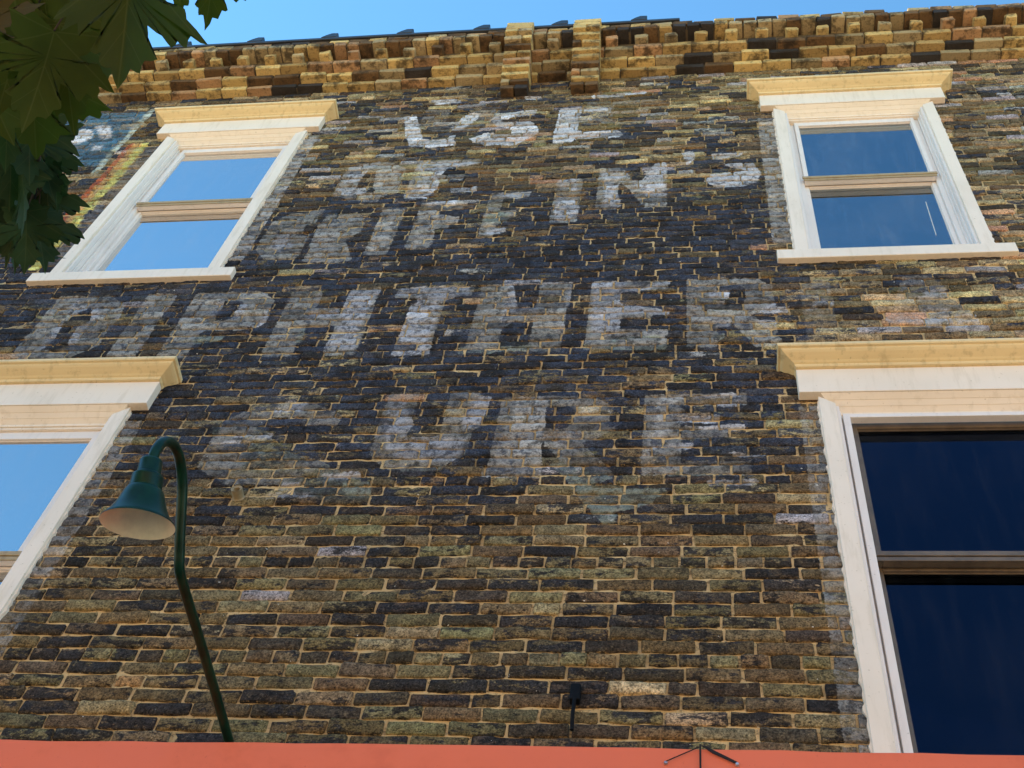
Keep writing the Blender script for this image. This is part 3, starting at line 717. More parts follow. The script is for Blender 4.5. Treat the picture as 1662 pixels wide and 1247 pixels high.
def mesh_from_arrays(name, V, F, mat, attrs, smooth=True):
    me = bpy.data.meshes.new(name)
    nvt, nf = len(V), len(F)
    me.vertices.add(nvt); me.vertices.foreach_set('co', np.ascontiguousarray(V, dtype=np.float32).ravel())
    me.loops.add(nf * 4); me.polygons.add(nf)
    me.loops.foreach_set('vertex_index', np.ascontiguousarray(F, dtype=np.int32).ravel())
    me.polygons.foreach_set('loop_start', np.arange(0, nf * 4, 4, dtype=np.int32))
    me.polygons.foreach_set('loop_total', np.full(nf, 4, dtype=np.int32))
    me.polygons.foreach_set('use_smooth', np.full(nf, smooth, dtype=bool))
    me.update(calc_edges=True)
    for an, (kind, data) in attrs.items():
        a = me.attributes.new(an, kind, 'POINT')
        d = np.ascontiguousarray(data, dtype=np.float32).ravel()
        a.data.foreach_set('color' if kind == 'FLOAT_COLOR' else 'value', d)
    me.materials.append(mat)
    return me

keep = np.clip(rng.normal(.96, .24, NBR), .2, 1.25)      # some bricks of a letter have shed their paint, others kept it
shade = rng.uniform(.75, 1.3, NBR)
class Bricks:
    """vertex data for a set of bricks"""
    def __init__(self, ids, T):
        self.ids = list(ids); self.T = T
        self.V = brick_arrays(B[self.ids], T)
        n, NV = len(self.ids), T.NV
        sd, am, tn = paint_field(self.V[:, :, 0].ravel(), self.V[:, :, 2].ravel())
        self.sd = sd.reshape(n, NV)
        self.am = np.clip(am.reshape(n, NV) * keep[self.ids][:, None], 0, 1)
        self.tn = tn.reshape(n, NV, 4); self.tn[:, :, :3] *= shade[self.ids][:, None, None]
    def mesh(self, name, rows, origin=None):
        T = self.T; NV = T.NV; k = len(rows)
        V = self.V[rows].copy(); V[:, :, 2] += H0
        if origin is not None: V -= np.array(origin)
        ids = [self.ids[r] for r in rows]
        F = (T.F[None, :, :] + (np.arange(k) * NV)[:, None, None]).reshape(-1, 4)
        return mesh_from_arrays(name, V.reshape(-1, 3), F, M_BRICK, {
            'bcol': ('FLOAT_COLOR', np.repeat(bc[ids][:, None, :], NV, 1)),
            'seed': ('FLOAT', np.repeat(seeds[ids][:, None], NV, 1)),
            'coat': ('FLOAT', np.repeat(coat[ids][:, None], NV, 1)), 'edge': ('FLOAT', np.tile(T.edge, (k, 1))),
            'wsd': ('FLOAT', self.sd[rows]), 'wamt': ('FLOAT', self.am[rows]), 'wtint': ('FLOAT_COLOR', self.tn[rows])})

# ---- mortar bed: one sheet a little behind the brick faces, with real openings, plus lower shopfront wall
wall_v, wall_f = [], []
xs = sorted(set([X0, X1] + [v for o in OPEN for v in o[:2]])); zs = sorted(set([ZB - .02, ZC] + [v for o in OPEN for v in o[2:]]))
gv = {}
def gvert(x, z):
    k = (round(x, 4), round(z, 4))
    if k not in gv:
        gv[k] = len(wall_v); wall_v.append((x, 0.0, z))
    return gv[k]
def cuts(arr, step):
    out = [arr[0]]
    for a, b in zip(arr[:-1], arr[1:]):
        n = max(1, int(round((b - a) / step)))
        out += [a + (b - a) * i / n for i in range(1, n + 1)]
    return out
gx = cuts(xs, .045); gz = cuts(zs, .035)
for i in range(len(gx) - 1):
    for j in range(len(gz) - 1):
        mx_, mz_ = (gx[i] + gx[i + 1]) / 2, (gz[j] + gz[j + 1]) / 2
        if any(a < mx_ < b and c < mz_ < d for a, b, c, d in OPEN): continue
        wall_f.append((gvert(gx[i], gz[j]), gvert(gx[i + 1], gz[j]), gvert(gx[i + 1], gz[j + 1]), gvert(gx[i], gz[j + 1])))
WV = np.array(wall_v)
WV[:, 1] = .0125 + rng.normal(0, .0015, len(WV)) - .0055 * vnoise(WV[:, 0] + 9, WV[:, 2], 6, 5)
soot_shade = np.clip(.5 * (vnoise(WV[:, 0] + 20, WV[:, 2], 1.3, 3) - .45) + .28 * np.clip((WV[:, 2] - 7.4) / .5, 0, 1), 0, .7)
WV[:, 2] += H0
wme = mesh_from_arrays('wall', WV, np.array(wall_f), M_MORTAR, {'soot_shade': ('FLOAT', soot_shade)})
wall = bpy.data.objects.new('wall', wme); COL.objects.link(wall); wall.parent = bld
wall['label'] = 'dark weathered brick wall with ghost lettering'

# the nearest courses brick by brick, the rest as one mass
def in_view(x, z):
    d = Vector((x, 3.45, z)); q = d.dot(CF)
    u = d.dot(CR) / q * 2153; v = d.dot(CU) / q * 2153
    return abs(u) < 831 and -590 < v < 623
vis = [i for i in range(NBR) if in_view(cxb[i], czb[i]) and B[i, 1] - B[i, 0] > .05]
vis.sort(key=lambda i: math.hypot(cxb[i], czb[i]) - 3 * (B[i, 1] - B[i, 0]))
near = Bricks(vis[:300], T_SINGLE)
for r, i in enumerate(near.ids):
    org = (cxb[i], 0, czb[i] + H0)
    o = bpy.data.objects.new('brick', near.mesh('brick', [r], org))
    COL.objects.link(o); o.location = org; o.parent = wall
single = set(near.ids)
mass = Bricks([i for i in range(NBR) if i not in single], T_MASS)
o = bpy.data.objects.new('brickwork', mass.mesh('brickwork', list(range(len(mass.ids))))); COL.objects.link(o); o.parent = wall
tag(o, kind='stuff')

# ---- building body behind the face: thickness round the openings, floors, roof, back and the shopfront wall
body = MB()
for a, b, c, d in OPEN:                                    # reveals
    body.box(a - .03, a, .02, .30, c - .03, d + .03); body.box(b, b + .03, .02, .30, c - .03, d + .03)
    body.box(a, b, .02, .30, d, d + .03); body.box(a, b, .02, .30, c - .03, c)
TOPZ = 10.36
def solid_wall():
    # inner leaf of the wall around the openings
    zz = sorted(set([ZB - .02, ZC] + [v for o in OPEN for v in o[2:]]))
    xx = sorted(set([X0, X1] + [v for o in OPEN for v in o[:2]]))
    for i in range(len(xx) - 1):
        for j in range(len(zz) - 1):
            mx_, mz_ = (xx[i] + xx[i + 1]) / 2, (zz[j] + zz[j + 1]) / 2
            if any(a < mx_ < b and c < mz_ < d for a, b, c, d in OPEN): continue
            body.box(xx[i], xx[i + 1], .035, .32, zz[j], zz[j + 1])
solid_wall()
body.build('inner_wall', M_MORTAR, bld)
sh = MB()
sh.box(X0, X1, 11.7, 12, -H0, TOPZ); sh.box(X0 - .0, X0 + .3, .33, 11.69, -H0, TOPZ); sh.box(X1 - .3, X1, .33, 11.69, -H0, TOPZ)
for z in (-H0 + .005, 2.3, 2.3 + PITCH, 2.3 + 2 * PITCH - .2):
    sh.box(X0 + .31, X1 - .31, .33, 11.69, z, z + .2)
sh.box(-1.4, -1.2, .33, 11.69, 2.51, 9.5)
sh.build('building_shell', M_ROOM, bld)
sf = MB(); sf.box(X0, X1, .0, .30, -H0, ZB - .03)
sf.build('shopfront_wall', mat_plain('shopfront_brick', (.16, .10, .06), .9), bld)

# ---- unseen blocks added beside and opposite, to stop stray sun and bounce light
def block(name, x0, x1, y0, y1, h, col, label, rows):
    r = empty(name, ((x0 + x1) / 2, (y0 + y1) / 2, 0)); tag(r, label, 'building')
    inv = Matrix.Translation(-r.location)
    o = MB().box(x0, x1, y0, y1, -H0, h - H0).build('walls', mat_plain(name + '_stucco', col, .9, .12, 2)); o.parent = r; o.matrix_parent_inverse = inv
    o = MB().box(x0 - .1, x1 + .1, y0 - .1, y1 + .15, h - H0 + .003, h - H0 + .3).build('parapet', M_PAVE); o.parent = r; o.matrix_parent_inverse = inv
    for z in rows:
        x = x0 + 1.5
        while x + 1.2 < x1:
            o = MB().box(x, x + 1.1, y1 + .004, y1 + .04, z - H0, z + 1.8 - H0).build('window', M_BRONZE); o.parent = r; o.matrix_parent_inverse = inv
            x += 3.2
    return r
block('unseen_side_block', -34, X0 - .03, .02, 12, 11.6, (.16, .11, .07), 'unseen plain block added past the left end of the painted wall to stop the sun', [])
block('unseen_side_block', X1 + .03, 26, .02, 12, 11.6, (.18, .12, .08), 'unseen plain block added past the right end of the painted wall', [])
block('unseen_bounce_block', -34, 30, -30, -19, 9.5, (.40, .27, .15), 'unseen long tan block added across the road to bounce sunlight', [1.2, 4.6, 7.2])

# ------------------------------------------------------------------ windows
def window(cx, dz, glass, storm=False, label=None, blinds=True, cord=False):
    w = empty('window', (cx, 0, 6.8 + dz + H0), bld)
    if label: w['label'] = label
    def put(mb, name, mat, bevel=0.0, **kw):
        o = mb.build(name, mat, None, bevel, **kw)
        o.parent = w; o.matrix_parent_inverse = Matrix.Translation((-cx, 0, -(6.8 + dz + H0)))
        return o
    xl, xr = cx - W_HALF, cx + W_HALF
    zs_, zt = Z_SILL_T + dz, 9.012 + dz
    zc = 8.945 + dz             # inner edge of head casing
    cw = .074
    pc = -.026                  # casing face
    # sill
    put(MB().box(cx - .641, cx + .641, -.034, .10, Z_SILL_B + dz, zs_), 'sill', M_CREAM, .004)
    # casing, mitred at the head; the head board is splayed inwards in three fasciae
    put(MB().poly_y([(xl, zs_), (xl + cw, zs_), (xl + cw, zc), (xl, zt - .004)], pc, .03), 'casing', M_CREAM, .003)
    put(MB().poly_y([(xr, zs_), (xr, zt - .004), (xr - cw, zc), (xr - cw, zs_)], pc, .03), 'casing', M_CREAM, .003)
    for sg in (-1, 1):                       # ragged caulk between board and brick
        xe = cx + sg * W_HALF; z = zs_ + .006; pts_ = []
        while z < zt - .02:
            pts_.append((xe + sg * rnd.choice((.002, .004, .006, .011)), z)); z += rnd.uniform(.012, .035)
        pts_ = [(xe - sg * .004, zs_ + .006)] + pts_ + [(xe - sg * .004, zt - .02)]
        if sg < 0: pts_ = pts_[::-1]
        put(MB().poly_y(pts_, -.012, .006), 'caulk_line', M_CREAM)
    hp = [(-.041, 0), (-.016, -.022), (-.014, -.022), (.006, -.044), (.008, -.044), (.030, -.066), (.06, -.066), (.06, 0)]
    hv, hf = [], []; hn = len(hp)
    for sgn in (-1, 1):
        for (y, h) in hp: hv.append((cx + sgn * (W_HALF - .012 - cw * min(1, -h / .066) * .86), y, zt - .002 + h))
    for i in range(hn):
        j = (i + 1) % hn; hf.append((i, j, hn + j, hn + i))
    hf += [tuple(range(hn - 1, -1, -1)), tuple(range(hn, 2 * hn))]
    hm = MB(); hm.v = hv; hm.f = hf
    put(hm, 'head_casing', M_CREAM)
    # back band moulding round the inside of the casing
    for s in (-1, 1):
        x = cx + s * (W_HALF - cw)
        a, b = sorted((x, x - s * .016))
        put(MB().box(a, b, -.010, .05, zs_ + .004, zc), 'casing_bead', M_SASH, .003)
        a, b = sorted((x - s * .016, x - s * .034))
        put(MB().box(a, b, .052, .12, zs_ + .004, zc - .001), 'jamb', M_SASH, .002)
        a, b = sorted((x - s * .0165, x - s * .025))
        put(MB().box(a, b, .020, .050, zs_ + .004, zc - .001), 'parting_bead', M_SASH, .002)
    for s in (-1, 1):
        a, b = sorted((cx + s * .4025, cx + s * .4300))
        put(MB().box(a, b, .068, .128, zs_ + .004, zc - .036), 'jamb_liner', M_SASH, .002)
    put(MB().box(xl + cw + .001, xr - cw - .001, .028, .06, zc - .018, zc - .001), 'casing_bead', M_CREAM, .003)
    put(MB().box(xl + cw + .017, xr - cw - .017, .036, .12, zc - .034, zc - .0185), 'jamb', M_CREAM, .002)
    # entablature: frieze box and crown moulding with returned ends
    f0, f1 = zt, zt + .20
    put(MB().box(cx - .625, cx + .625, -.047, .0, f0, f1), 'frieze', M_CREAM, .003)
    prof = [(0.0, 0), (.062, 0), (.066, .008), (.066, .016), (.074, .020), (.082, .026), (.098, .034), (.116, .044), (.126, .052), (.130, .058), (.130, .062), (.141, .064), (.145, .070), (.145, .086), (.0, .090)]
    v, f = [], []
    n = len(prof)
    for (p, h) in prof: v.append((cx - .565 - p, -p, f1 + h))
    for (p, h) in prof: v.append((cx + .565 + p, -p, f1 + h))
    for (p, h) in prof: v.append((cx - .565 - p, 0.004, f1 + h))
    for (p, h) in prof: v.append((cx + .565 + p, 0.004, f1 + h))
    for i in range(n - 1):
        f.append((i, i + 1, n + i + 1, n + i))
        f.append((2 * n + i, 2 * n + i + 1, i + 1, i))
        f.append((n + i, n + i + 1, 3 * n + i + 1, 3 * n + i))
    cm = MB(); cm.v = v; cm.f = f
    put(cm, 'crown_moulding', M_CROWN)
    # sashes
    sl, sr = cx - .4015, cx + .4015
    zr = 7.965 + dz             # top of the meeting rail
    st = .026
    z0 = zs_ + .035
    fm = M_BRONZE if storm else M_SASH
    ztop = zc - .034
    def sash(name, y, za, zb, rb, rt):
        b = MB()
        b.box(sl, sl + st, y, y + .035, za, zb); b.box(sr - st, sr, y, y + .035, za, zb)
        b.box(sl + st, sr - st, y + .001, y + .034, za, za + rb); b.box(sl + st, sr - st, y + .001, y + .034, zb - rt, zb)
        put(b, name, fm, .003)
        # beads round the pane
        g = MB(); e = .005
        g.box(sl + st, sl + st + e, y + .012, y + .030, za + rb, zb - rt); g.box(sr - st - e, sr - st, y + .012, y + .030, za + rb, zb - rt)
        g.box(sl + st + e, sr - st - e, y + .013, y + .030, zb - rt - e, zb - rt); g.box(sl + st + e, sr - st - e, y + .013, y + .030, za + rb, za + rb + e)
        put(g, 'glazing_bead', fm, .002)
        put(MB().box(sl + st + .001, sr - st - .001, y + .018, y + .022, za + rb + .001, zb - rt - .001), 'pane', glass)
    sash('upper_sash', .050, zr - .055, ztop, .055, .062)
    sash('lower_sash', .090, z0 - .02, zr - .012, .055, .050)
    rl = MB()
    rl.box(sl - .012, sr + .012, .040, .049, zr - .030, zr - .002); rl.box(sl - .006, sr + .006, .044, .0495, zr - .058, zr - .034)
    put(rl, 'meeting_rail', M_BRONZE if storm else M_RAIL, .002)
    if storm:
        b = MB(); s2 = .031; xa, xb = xl + cw + .027, xr - cw - .027
        b.box(xa, xa + s2, -.004, .035, zs_ + .03, ztop - .022); b.box(xb - s2, xb, -.004, .035, zs_ + .03, ztop - .022)
        b.box(xa + s2, xb - s2, -.003, .034, zs_ + .031, zs_ + .052); b.box(xa + s2, xb - s2, -.003, .034, ztop - .05, ztop - .023)
        put(b, 'storm_frame', M_SASH, .002)
    put(MB().box(xl + cw - .004, xr - cw + .004, -.006, .09, zs_ + .003, zs_ + .022), 'sill_strip', M_SILLWOOD, .002)
    if blinds:
        put(MB().box(sl + .075, sr - .03, .20, .204, z0 + .10, zr - .10), 'blind', M_BLIND)
        put(MB().box(sl + .06, sr - .02, .19, .194, zr + .30, ztop - .10), 'blind', M_BLIND)
        put(MB().box(sl - .01, sl + .05, .15, .17, z0, zr), 'inner_stop', M_SASH, .003)
        put(MB().box(sr - .05, sr + .01, .15, .17, z0, zr), 'inner_stop', M_SASH, .003)
        put(MB().box(sl - .02, sr + .02, .150, .165, zr + .035, zr + .15), 'blind_rail', M_SASH, .003)
    if cord:
        put(MB().tube([(cx + .305, .1065, 7.66 + dz), (cx + .300, .1065, 7.42 + dz), (cx + .296, .1065, 7.20 + dz)], .0022, 6), 'pull_cord', M_SASH)
    return w
window(CXL, 0, G_LEFT_UP, label='sash window reflecting bright sky beside the striped sign border')
window(CXL, -PITCH, G_LEFT_LOW, label='sash window beside the green lamp')
window(CXR, 0, G_RIGHT_UP, label='sash window reflecting deep blue sky under the bare brick parapet', cord=True)
window(CXR, -PITCH, G_RIGHT_LOW, True, label='dark window with bronze sashes and pale storm frame', blinds=False)

# ------------------------------------------------------------------ corbelled cornice
corn = MB()
corn.box(X0, X1, .03, .34, ZC - .0, TOPZ - .02)
steps = [(0, .055), (1, .115), (2, .178), (3, .178), (4, .27), (5, .27)]
for n, p in steps:
    corn.box(X0, X1, -p + .012, .029, ZC + n * CH + .010, ZC + (n + 1) * CH + .006)
cornice = corn.build('cornice', M_MORTAR, bld)
cornice['label'] = 'corbelled yellow brick cornice with dentils and brackets'
at = cornice.data.attributes.new('soot_shade', 'FLOAT', 'POINT')
at.data.foreach_set('value', np.full(len(cornice.data.vertices), .85, dtype=np.float32))  # cornice joints darkened all over: shadow gaps put into the mortar colour

CP = dict(yellow=(.60, .44, .19), amber=(.50, .35, .15), orange=(.44, .27, .15), tan=(.42, .33, .19), dark=(.045, .04, .04), brown=(.15, .09, .045))
def rounded_box(sx, sy, sz, b, jit):
    """worn brick: box with chamfered edges, 24 vertices, every vertex nudged"""
    v = []; idx = {}
    for ix in (-1, 1):
        for iy in (-1, 1):
            for iz in (-1, 1):
                for ax in range(3):
                    p = [ix * (sx / 2 - b), iy * (sy / 2 - b), iz * (sz / 2 - b)]
                    p[ax] = (ix, iy, iz)[ax] * (sx, sy, sz)[ax] / 2
                    idx[(ix, iy, iz, ax)] = len(v)
                    v.append([p[0] + rnd.gauss(0, jit), p[1] + rnd.gauss(0, jit), p[2] + rnd.gauss(0, jit)])
    f = []
    S = ((-1, -1), (1, -1), (1, 1), (-1, 1))
    for ax in range(3):
        for s in (-1, 1):
            q = []
            for (a, c) in S:
                k = [0, 0, 0]; k[ax] = s; k[(ax + 1) % 3] = a; k[(ax + 2) % 3] = c
                q.append(idx[(*k, ax)])
            f.append(tuple(q if s > 0 else q[::-1]))
    for ax in range(3):
        a1, a2 = (ax + 1) % 3, (ax + 2) % 3
        for s1 in (-1, 1):
            for s2 in (-1, 1):
                k0 = [0, 0, 0]; k0[ax] = -1; k0[a1] = s1; k0[a2] = s2
                k1 = list(k0); k1[ax] = 1
                q = (idx[(*k0, a1)], idx[(*k1, a1)], idx[(*k1, a2)], idx[(*k0, a2)])
                f.append(q if s1 * s2 > 0 else q[::-1])
    for ix in (-1, 1):
        for iy in (-1, 1):
            for iz in (-1, 1):
                q = tuple(idx[(ix, iy, iz, a)] for a in range(3))
                f.append(q if ix * iy * iz > 0 else q[::-1])
    return v, f
def set_flat(me, col, seed):
    a = me.attributes.new('bcol', 'FLOAT_COLOR', 'POINT')
    a.data.foreach_set('color', np.tile(np.array([*col, 1], dtype=np.float32), len(me.vertices)))
    a = me.attributes.new('seed', 'FLOAT', 'POINT')
    a.data.foreach_set('value', np.full(len(me.vertices), seed, dtype=np.float32))
far_v, far_f = [], []
def cbrick(name, x0, x1, p0, p1, z0, z1, pal, chip=1.0):
    g = .0038
    sx, sy, sz = x1 - x0 - 2 * g, p1 - p0, z1 - z0 - 2 * g * .8
    v, f = rounded_box(sx, sy, sz, rnd.uniform(.003, .007) * chip, .0020 * chip)
    cx_, cy_, cz_ = (x0 + x1) / 2, -(p0 + p1) / 2, (z0 + z1) / 2 + H0
    c = CP[rnd.choices(list(pal), list(pal.values()))[0]]
    k = rnd.uniform(.75, 1.2)
    c = tuple(q * k for q in c)
    if cx_ < -5.3 or cx_ > 3.2:
        b = len(far_v)
        far_v.extend((a[0] + cx_, a[1] + cy_, a[2] + cz_) for a in v); far_f.extend(tuple(b + i for i in q) for q in f)
        return
    o = mesh_obj(name, v, f, M_CORN, cornice)
    o.location = (cx_, cy_, cz_); o.rotation_euler = (rnd.gauss(0, .005), rnd.gauss(0, .006), rnd.gauss(0, .006))
    set_flat(o.data, c, rnd.random() * 40)
PA = dict(yellow=.20, amber=.20, orange=.06, tan=.24, dark=.10, brown=.20)
PB = dict(yellow=.28, amber=.26, orange=.12, tan=.24, dark=.04, brown=.10)
PD = dict(yellow=.07, amber=.12, orange=.10, tan=.24, dark=.16, brown=.40)
BRK = [(-1.345, .108), (-.812, .108)]       # bracket centres
def clear(x0, x1):
    return all(x1 < c - h or x0 > c + h for c, h in BRK)
for n, p, L, nm, pal in ((0, .060, BL, 'corbel_brick', PA), (1, .122, BL, 'corbel_brick', PA), (2, .185, BL, 'corbel_brick', PB),
                         (4, .288, .1075, 'header_brick', PD), (5, .286, BL * .75, 'coping_brick', PD)):
    x = X0 + (n % 2) * BL / 2
    while x < X1:
        l = L * rnd.uniform(.96, 1.04)
        if n == 5 and x > .55 and rnd.random() < .16: x += l; continue       # bricks gone from the open end of the parapet
        cbrick(nm, x, x + l, -.02, p + rnd.gauss(0, .003), ZC + n * CH, ZC + (n + 1) * CH, pal, 1.3)
        x += l
k = 0
x = X0 + .03
while x < X1:
    if clear(x, x + .1): cbrick('dentil', x, x + .1, .10, .245 + rnd.gauss(0, .004), ZC + 3 * CH - .004, ZC + 4 * CH - .004, PB, 1.6)
    x += .228
for c, h in BRK:
    pr = [.075, .10, .13, .165, .195, .225, .262, .30, .335, .335, .335]
    for q, p in enumerate(pr):
        z = ZC + (q - 4.6) * CH
        if z + CH > TOPZ - .02: break
        pal = PB if q > 3 else PA
        if q in (0, 8): 
            cbrick('bracket_brick', c - h, c, -.02, p, z, z + CH, dict(brown=.7, dark=.3) if q == 0 else PB); cbrick('bracket_brick', c, c + h, -.02, p, z, z + CH, dict(brown=.7, dark=.3) if q == 0 else PB)
        else:
            s = rnd.choice((.5, .33, .66)) if rnd.random() < .3 else None
            if s:
                cbrick('bracket_brick', c - h, c - h + 2 * h * s, -.02, p, z, z + CH, pal); cbrick('bracket_brick', c - h + 2 * h * s, c + h, -.02, p, z, z + CH, pal)
            else: cbrick('bracket_brick', c - h, c + h, -.02, p, z, z + CH, pal)
if far_v:
    o = mesh_obj('cornice_brickwork', far_v, far_f, M_CORN, cornice); tag(o, kind='stuff'); set_flat(o.data, CP['tan'], 1)
# dark metal coping along the left part, held by raised clips; bare bricks to the right
ZT = ZC + 6 * CH
cp = MB()
cp.box(X0, -.10, -.298, .36, ZT + .002, ZT + .045)
coping = cp.build('coping', M_COPING, cornice, .006)
x = -7.9
while x < -.12:
    c = MB(); c.poly_y([(x - .085, ZT + .046), (x + .045, ZT + .046), (x + .045, ZT + .135), (x - .01, ZT + .14), (x - .05, ZT + .10)], -.302, .1)
    c.build('coping_clip', M_COPING, cornice, .006)
    x += .625
top = MB(); top.box(X0, X1, .05, 11.7, ZT - .10, ZT - .02); top.build('roof', M_COPING, bld)

# ------------------------------------------------------------------ painted fascia over the shopfront
fas = MB()
xa, xb = -4.6, 4.2
def zf(x): return 3.036 + (x + .75) * .0073
NS = 60
for i in range(NS + 1):
    x = xa + (xb - xa) * i / NS
    z = zf(x) + rnd.gauss(0, .0012); bow = .004 * math.sin(x * 2.1) + rnd.gauss(0, .0008)
    fas.v += [(x, -.124 + bow, z), (x, -.001, z + .004), (x, -.001, z - .82), (x, -.130 + bow, z - .82), (x, -.130 + bow, z - .006)]
for i in range(NS):
    k = i * 5; n = k + 5
    for p, q in ((0, 1), (1, 2), (2, 3), (3, 4), (4, 0)): fas.f.append((k + p, k + q, n + q, n + p))
fas.f += [(4, 3, 2, 1, 0), tuple(NS * 5 + i for i in range(5))]
fascia = fas.build('shop_fascia', M_ORANGE)
tag(fascia, 'long salmon orange painted fascia board across the foot of the brick wall', 'fascia')
st = empty('stay_bracket', (-.018, -.135, zf(0) + H0))
tag(st, 'small dark steel stay bracket bolted to the orange fascia', 'bracket')
def sput(mb, name, mat, bevel=0, root=st, smooth=False):
    o = mb.build(name, mat, None, bevel, smooth=smooth)
    o.parent = root; o.matrix_parent_inverse = Matrix.Translation(-root.location)
    return o
zt_ = zf(0) + .0
sput(MB().tube([(-.018, -.139, zt_ + .006), (-.018, -.139, zt_ - .22)], .0032), 'rod', M_STEEL)
sput(MB().tube([(-.020, -.138, zt_ - .002), (-.128, -.140, zt_ - .068)], .0018), 'stay', M_STEEL)
sput(MB().poly_y([(-.012, zt_ + .002), (.0, zt_ + .0), (.098, zt_ - .062), (.092, zt_ - .068), (.02, zt_ - .026)], -.139, -.136), 'gusset', M_STEEL)
for x in (-.128, .098): sput(MB().lathe([(0, .009), (.005, .008), (.007, .003), (.007, 0)], (x, -.132, zt_ - .07), (0, -1, 0), 12), 'bolt', M_BOLT)

# ------------------------------------------------------------------ gooseneck lamp
LX = -1.633
lamp = empty('gooseneck_lamp', (LX, 0, 3.08 + H0))
tag(lamp, 'dark green gooseneck barn lamp with bell shade reaching out over the orange fascia', 'lamp')
path = [(0, 3.080), (.30, 3.082), (.62, 3.078), (.80, 3.074), (.85, 3.082), (.89, 3.112), (.93, 3.145), (.985, 3.195), (1.04, 3.243), (1.09, 3.270), (1.14, 3.279), (1.19, 3.266), (1.23, 3.232), (1.254, 3.185), (1.258, 3.135), (1.243, 3.075)]
pts = [Vector((LX, -p, z)) for p, z in path]
fine = []
for i in range(len(pts) - 1):
    p0 = pts[max(i - 1, 0)]; p1 = pts[i]; p2 = pts[i + 1]; p3 = pts[min(i + 2, len(pts) - 1)]
    for q in range(6):
        t = q / 6
        fine.append(.5 * ((2 * p1) + (p2 - p0) * t + (2 * p0 - 5 * p1 + 4 * p2 - p3) * t * t + (3 * p1 - p0 - 3 * p2 + p3) * t ** 3))
fine.append(pts[-1])
sput(MB().tube(fine, .0165, 16), 'arm', M_GREEN, root=lamp, smooth=True)
sput(MB().lathe([(0, .012), (.045, .012), (.048, 0)], (LX, -.0, 3.08), (0, -1, 0), 24), 'wall_flange', M_GREEN, root=lamp)
ax = Vector((0, .50, -1)).normalized()
so = Vector((LX, -1.252, 3.098))
sput(MB().lathe([(0.0000, -0.0038), (0.0316, -0.0019), (0.0344, 0.0048), (0.0353, 0.0432), (0.0400, 0.0480), (0.0465, 0.0538), (0.0474, 0.0595), (0.0484, 0.0998)], so, ax), 'neck', M_GREEN, root=lamp, smooth=True)
outer = [(0.0465, 0.0931), (0.0539, 0.0998), (0.0595, 0.1085), (0.0660, 0.1286), (0.0753, 0.1536), (0.0884, 0.1786), (0.1014, 0.1968), (0.1088, 0.2054), (0.1097, 0.2093)]
sput(MB().lathe(outer, so, ax, 56), 'shade', M_GREEN, root=lamp, smooth=True)
inner = [(0.1093, 0.2098), (0.1060, 0.2074), (0.0986, 0.1958), (0.0856, 0.1766), (0.0725, 0.1517), (0.0632, 0.1267), (0.0558, 0.1075), (0.0279, 0.0998), (0.0000, 0.0989)]
sput(MB().lathe(inner, so, ax, 56), 'shade_lining', M_ENAMEL, root=lamp, smooth=True)

# ------------------------------------------------------------------ small things fixed to the wall
hk = empty('wall_hook', (-.452, 0, 3.41 + H0))
tag(hk, 'black metal hook with drooping rod fixed to the bricks above the orange fascia', 'hook')
sput(MB().box(-.474, -.436, -.032, -.0, 3.345, 3.425), 'plate', M_BLACK, .006, hk)
sput(MB().tube([(-.455, -.03, 3.35), (-.457, -.028, 3.28), (-.456, -.016, 3.215)], .007), 'rod', M_BLACK, 0, hk)
pp = empty('pipe_stub', (-2.051, 0, 4.58 + H0))
tag(pp, 'short round clay pipe stub sticking out of the brick wall near the lamp', 'pipe')
sput(MB().lathe([(.0, -.01), (.016, -.01), (.016, .045), (.023, .047), (.026, .05), (.026, .006), (.030, .0)], (-2.051, 0, 4.57), (0, -1, .1), 20), 'tube', M_CEDAR, 0, pp)
cb = MB().tube([(-4.30 + .14 * math.cos(a), -.03, 6.60 + .14 * math.sin(a)) for a in [i / 16 * math.pi - .6 for i in range(20)]], .009)
tag(cb.build('cable_loop', M_BLACK), 'thin black cable looped on the wall below the maple leaves', 'cable')

# ------------------------------------------------------------------ maple tree at the pavement edge
M_LEAF = [mat_leaf('maple_leaf', (.022, .036, .007), (.036, .054, .009), (.16, .22, .012)), mat_leaf('maple_leaf_green', (.014, .036, .014), (.026, .054, .026), (.07, .14, .02)), mat_leaf('maple_leaf_brown', (.07, .06, .02), (.06, .05, .015), (.2, .16, .03))]
M_BARK = mat_plain('bark', (.07, .05, .035), .95, .4, 25, bump=.8)
TREE = Vector((-3.3, -3.6, 0))
tree = empty('maple_tree', TREE)
tag(tree, 'maple tree with dark drooping leaves hanging in front of the brick wall', 'tree')
HALF = [(0, 0), (.10, -.06), (.28, -.13), (.36, -.07), (.55, -.06), (.46, .04), (.45, .12), (.36, .19), (.50, .23), (.60, .20), (.66, .28), (.86, .44), (.70, .43), (.67, .53), (.55, .49), (.50, .58), (.40, .50), (.24, .45), (.25, .62), (.35, .71), (.24, .74), (.20, .86), (.10, .85), (0, 1.06)]
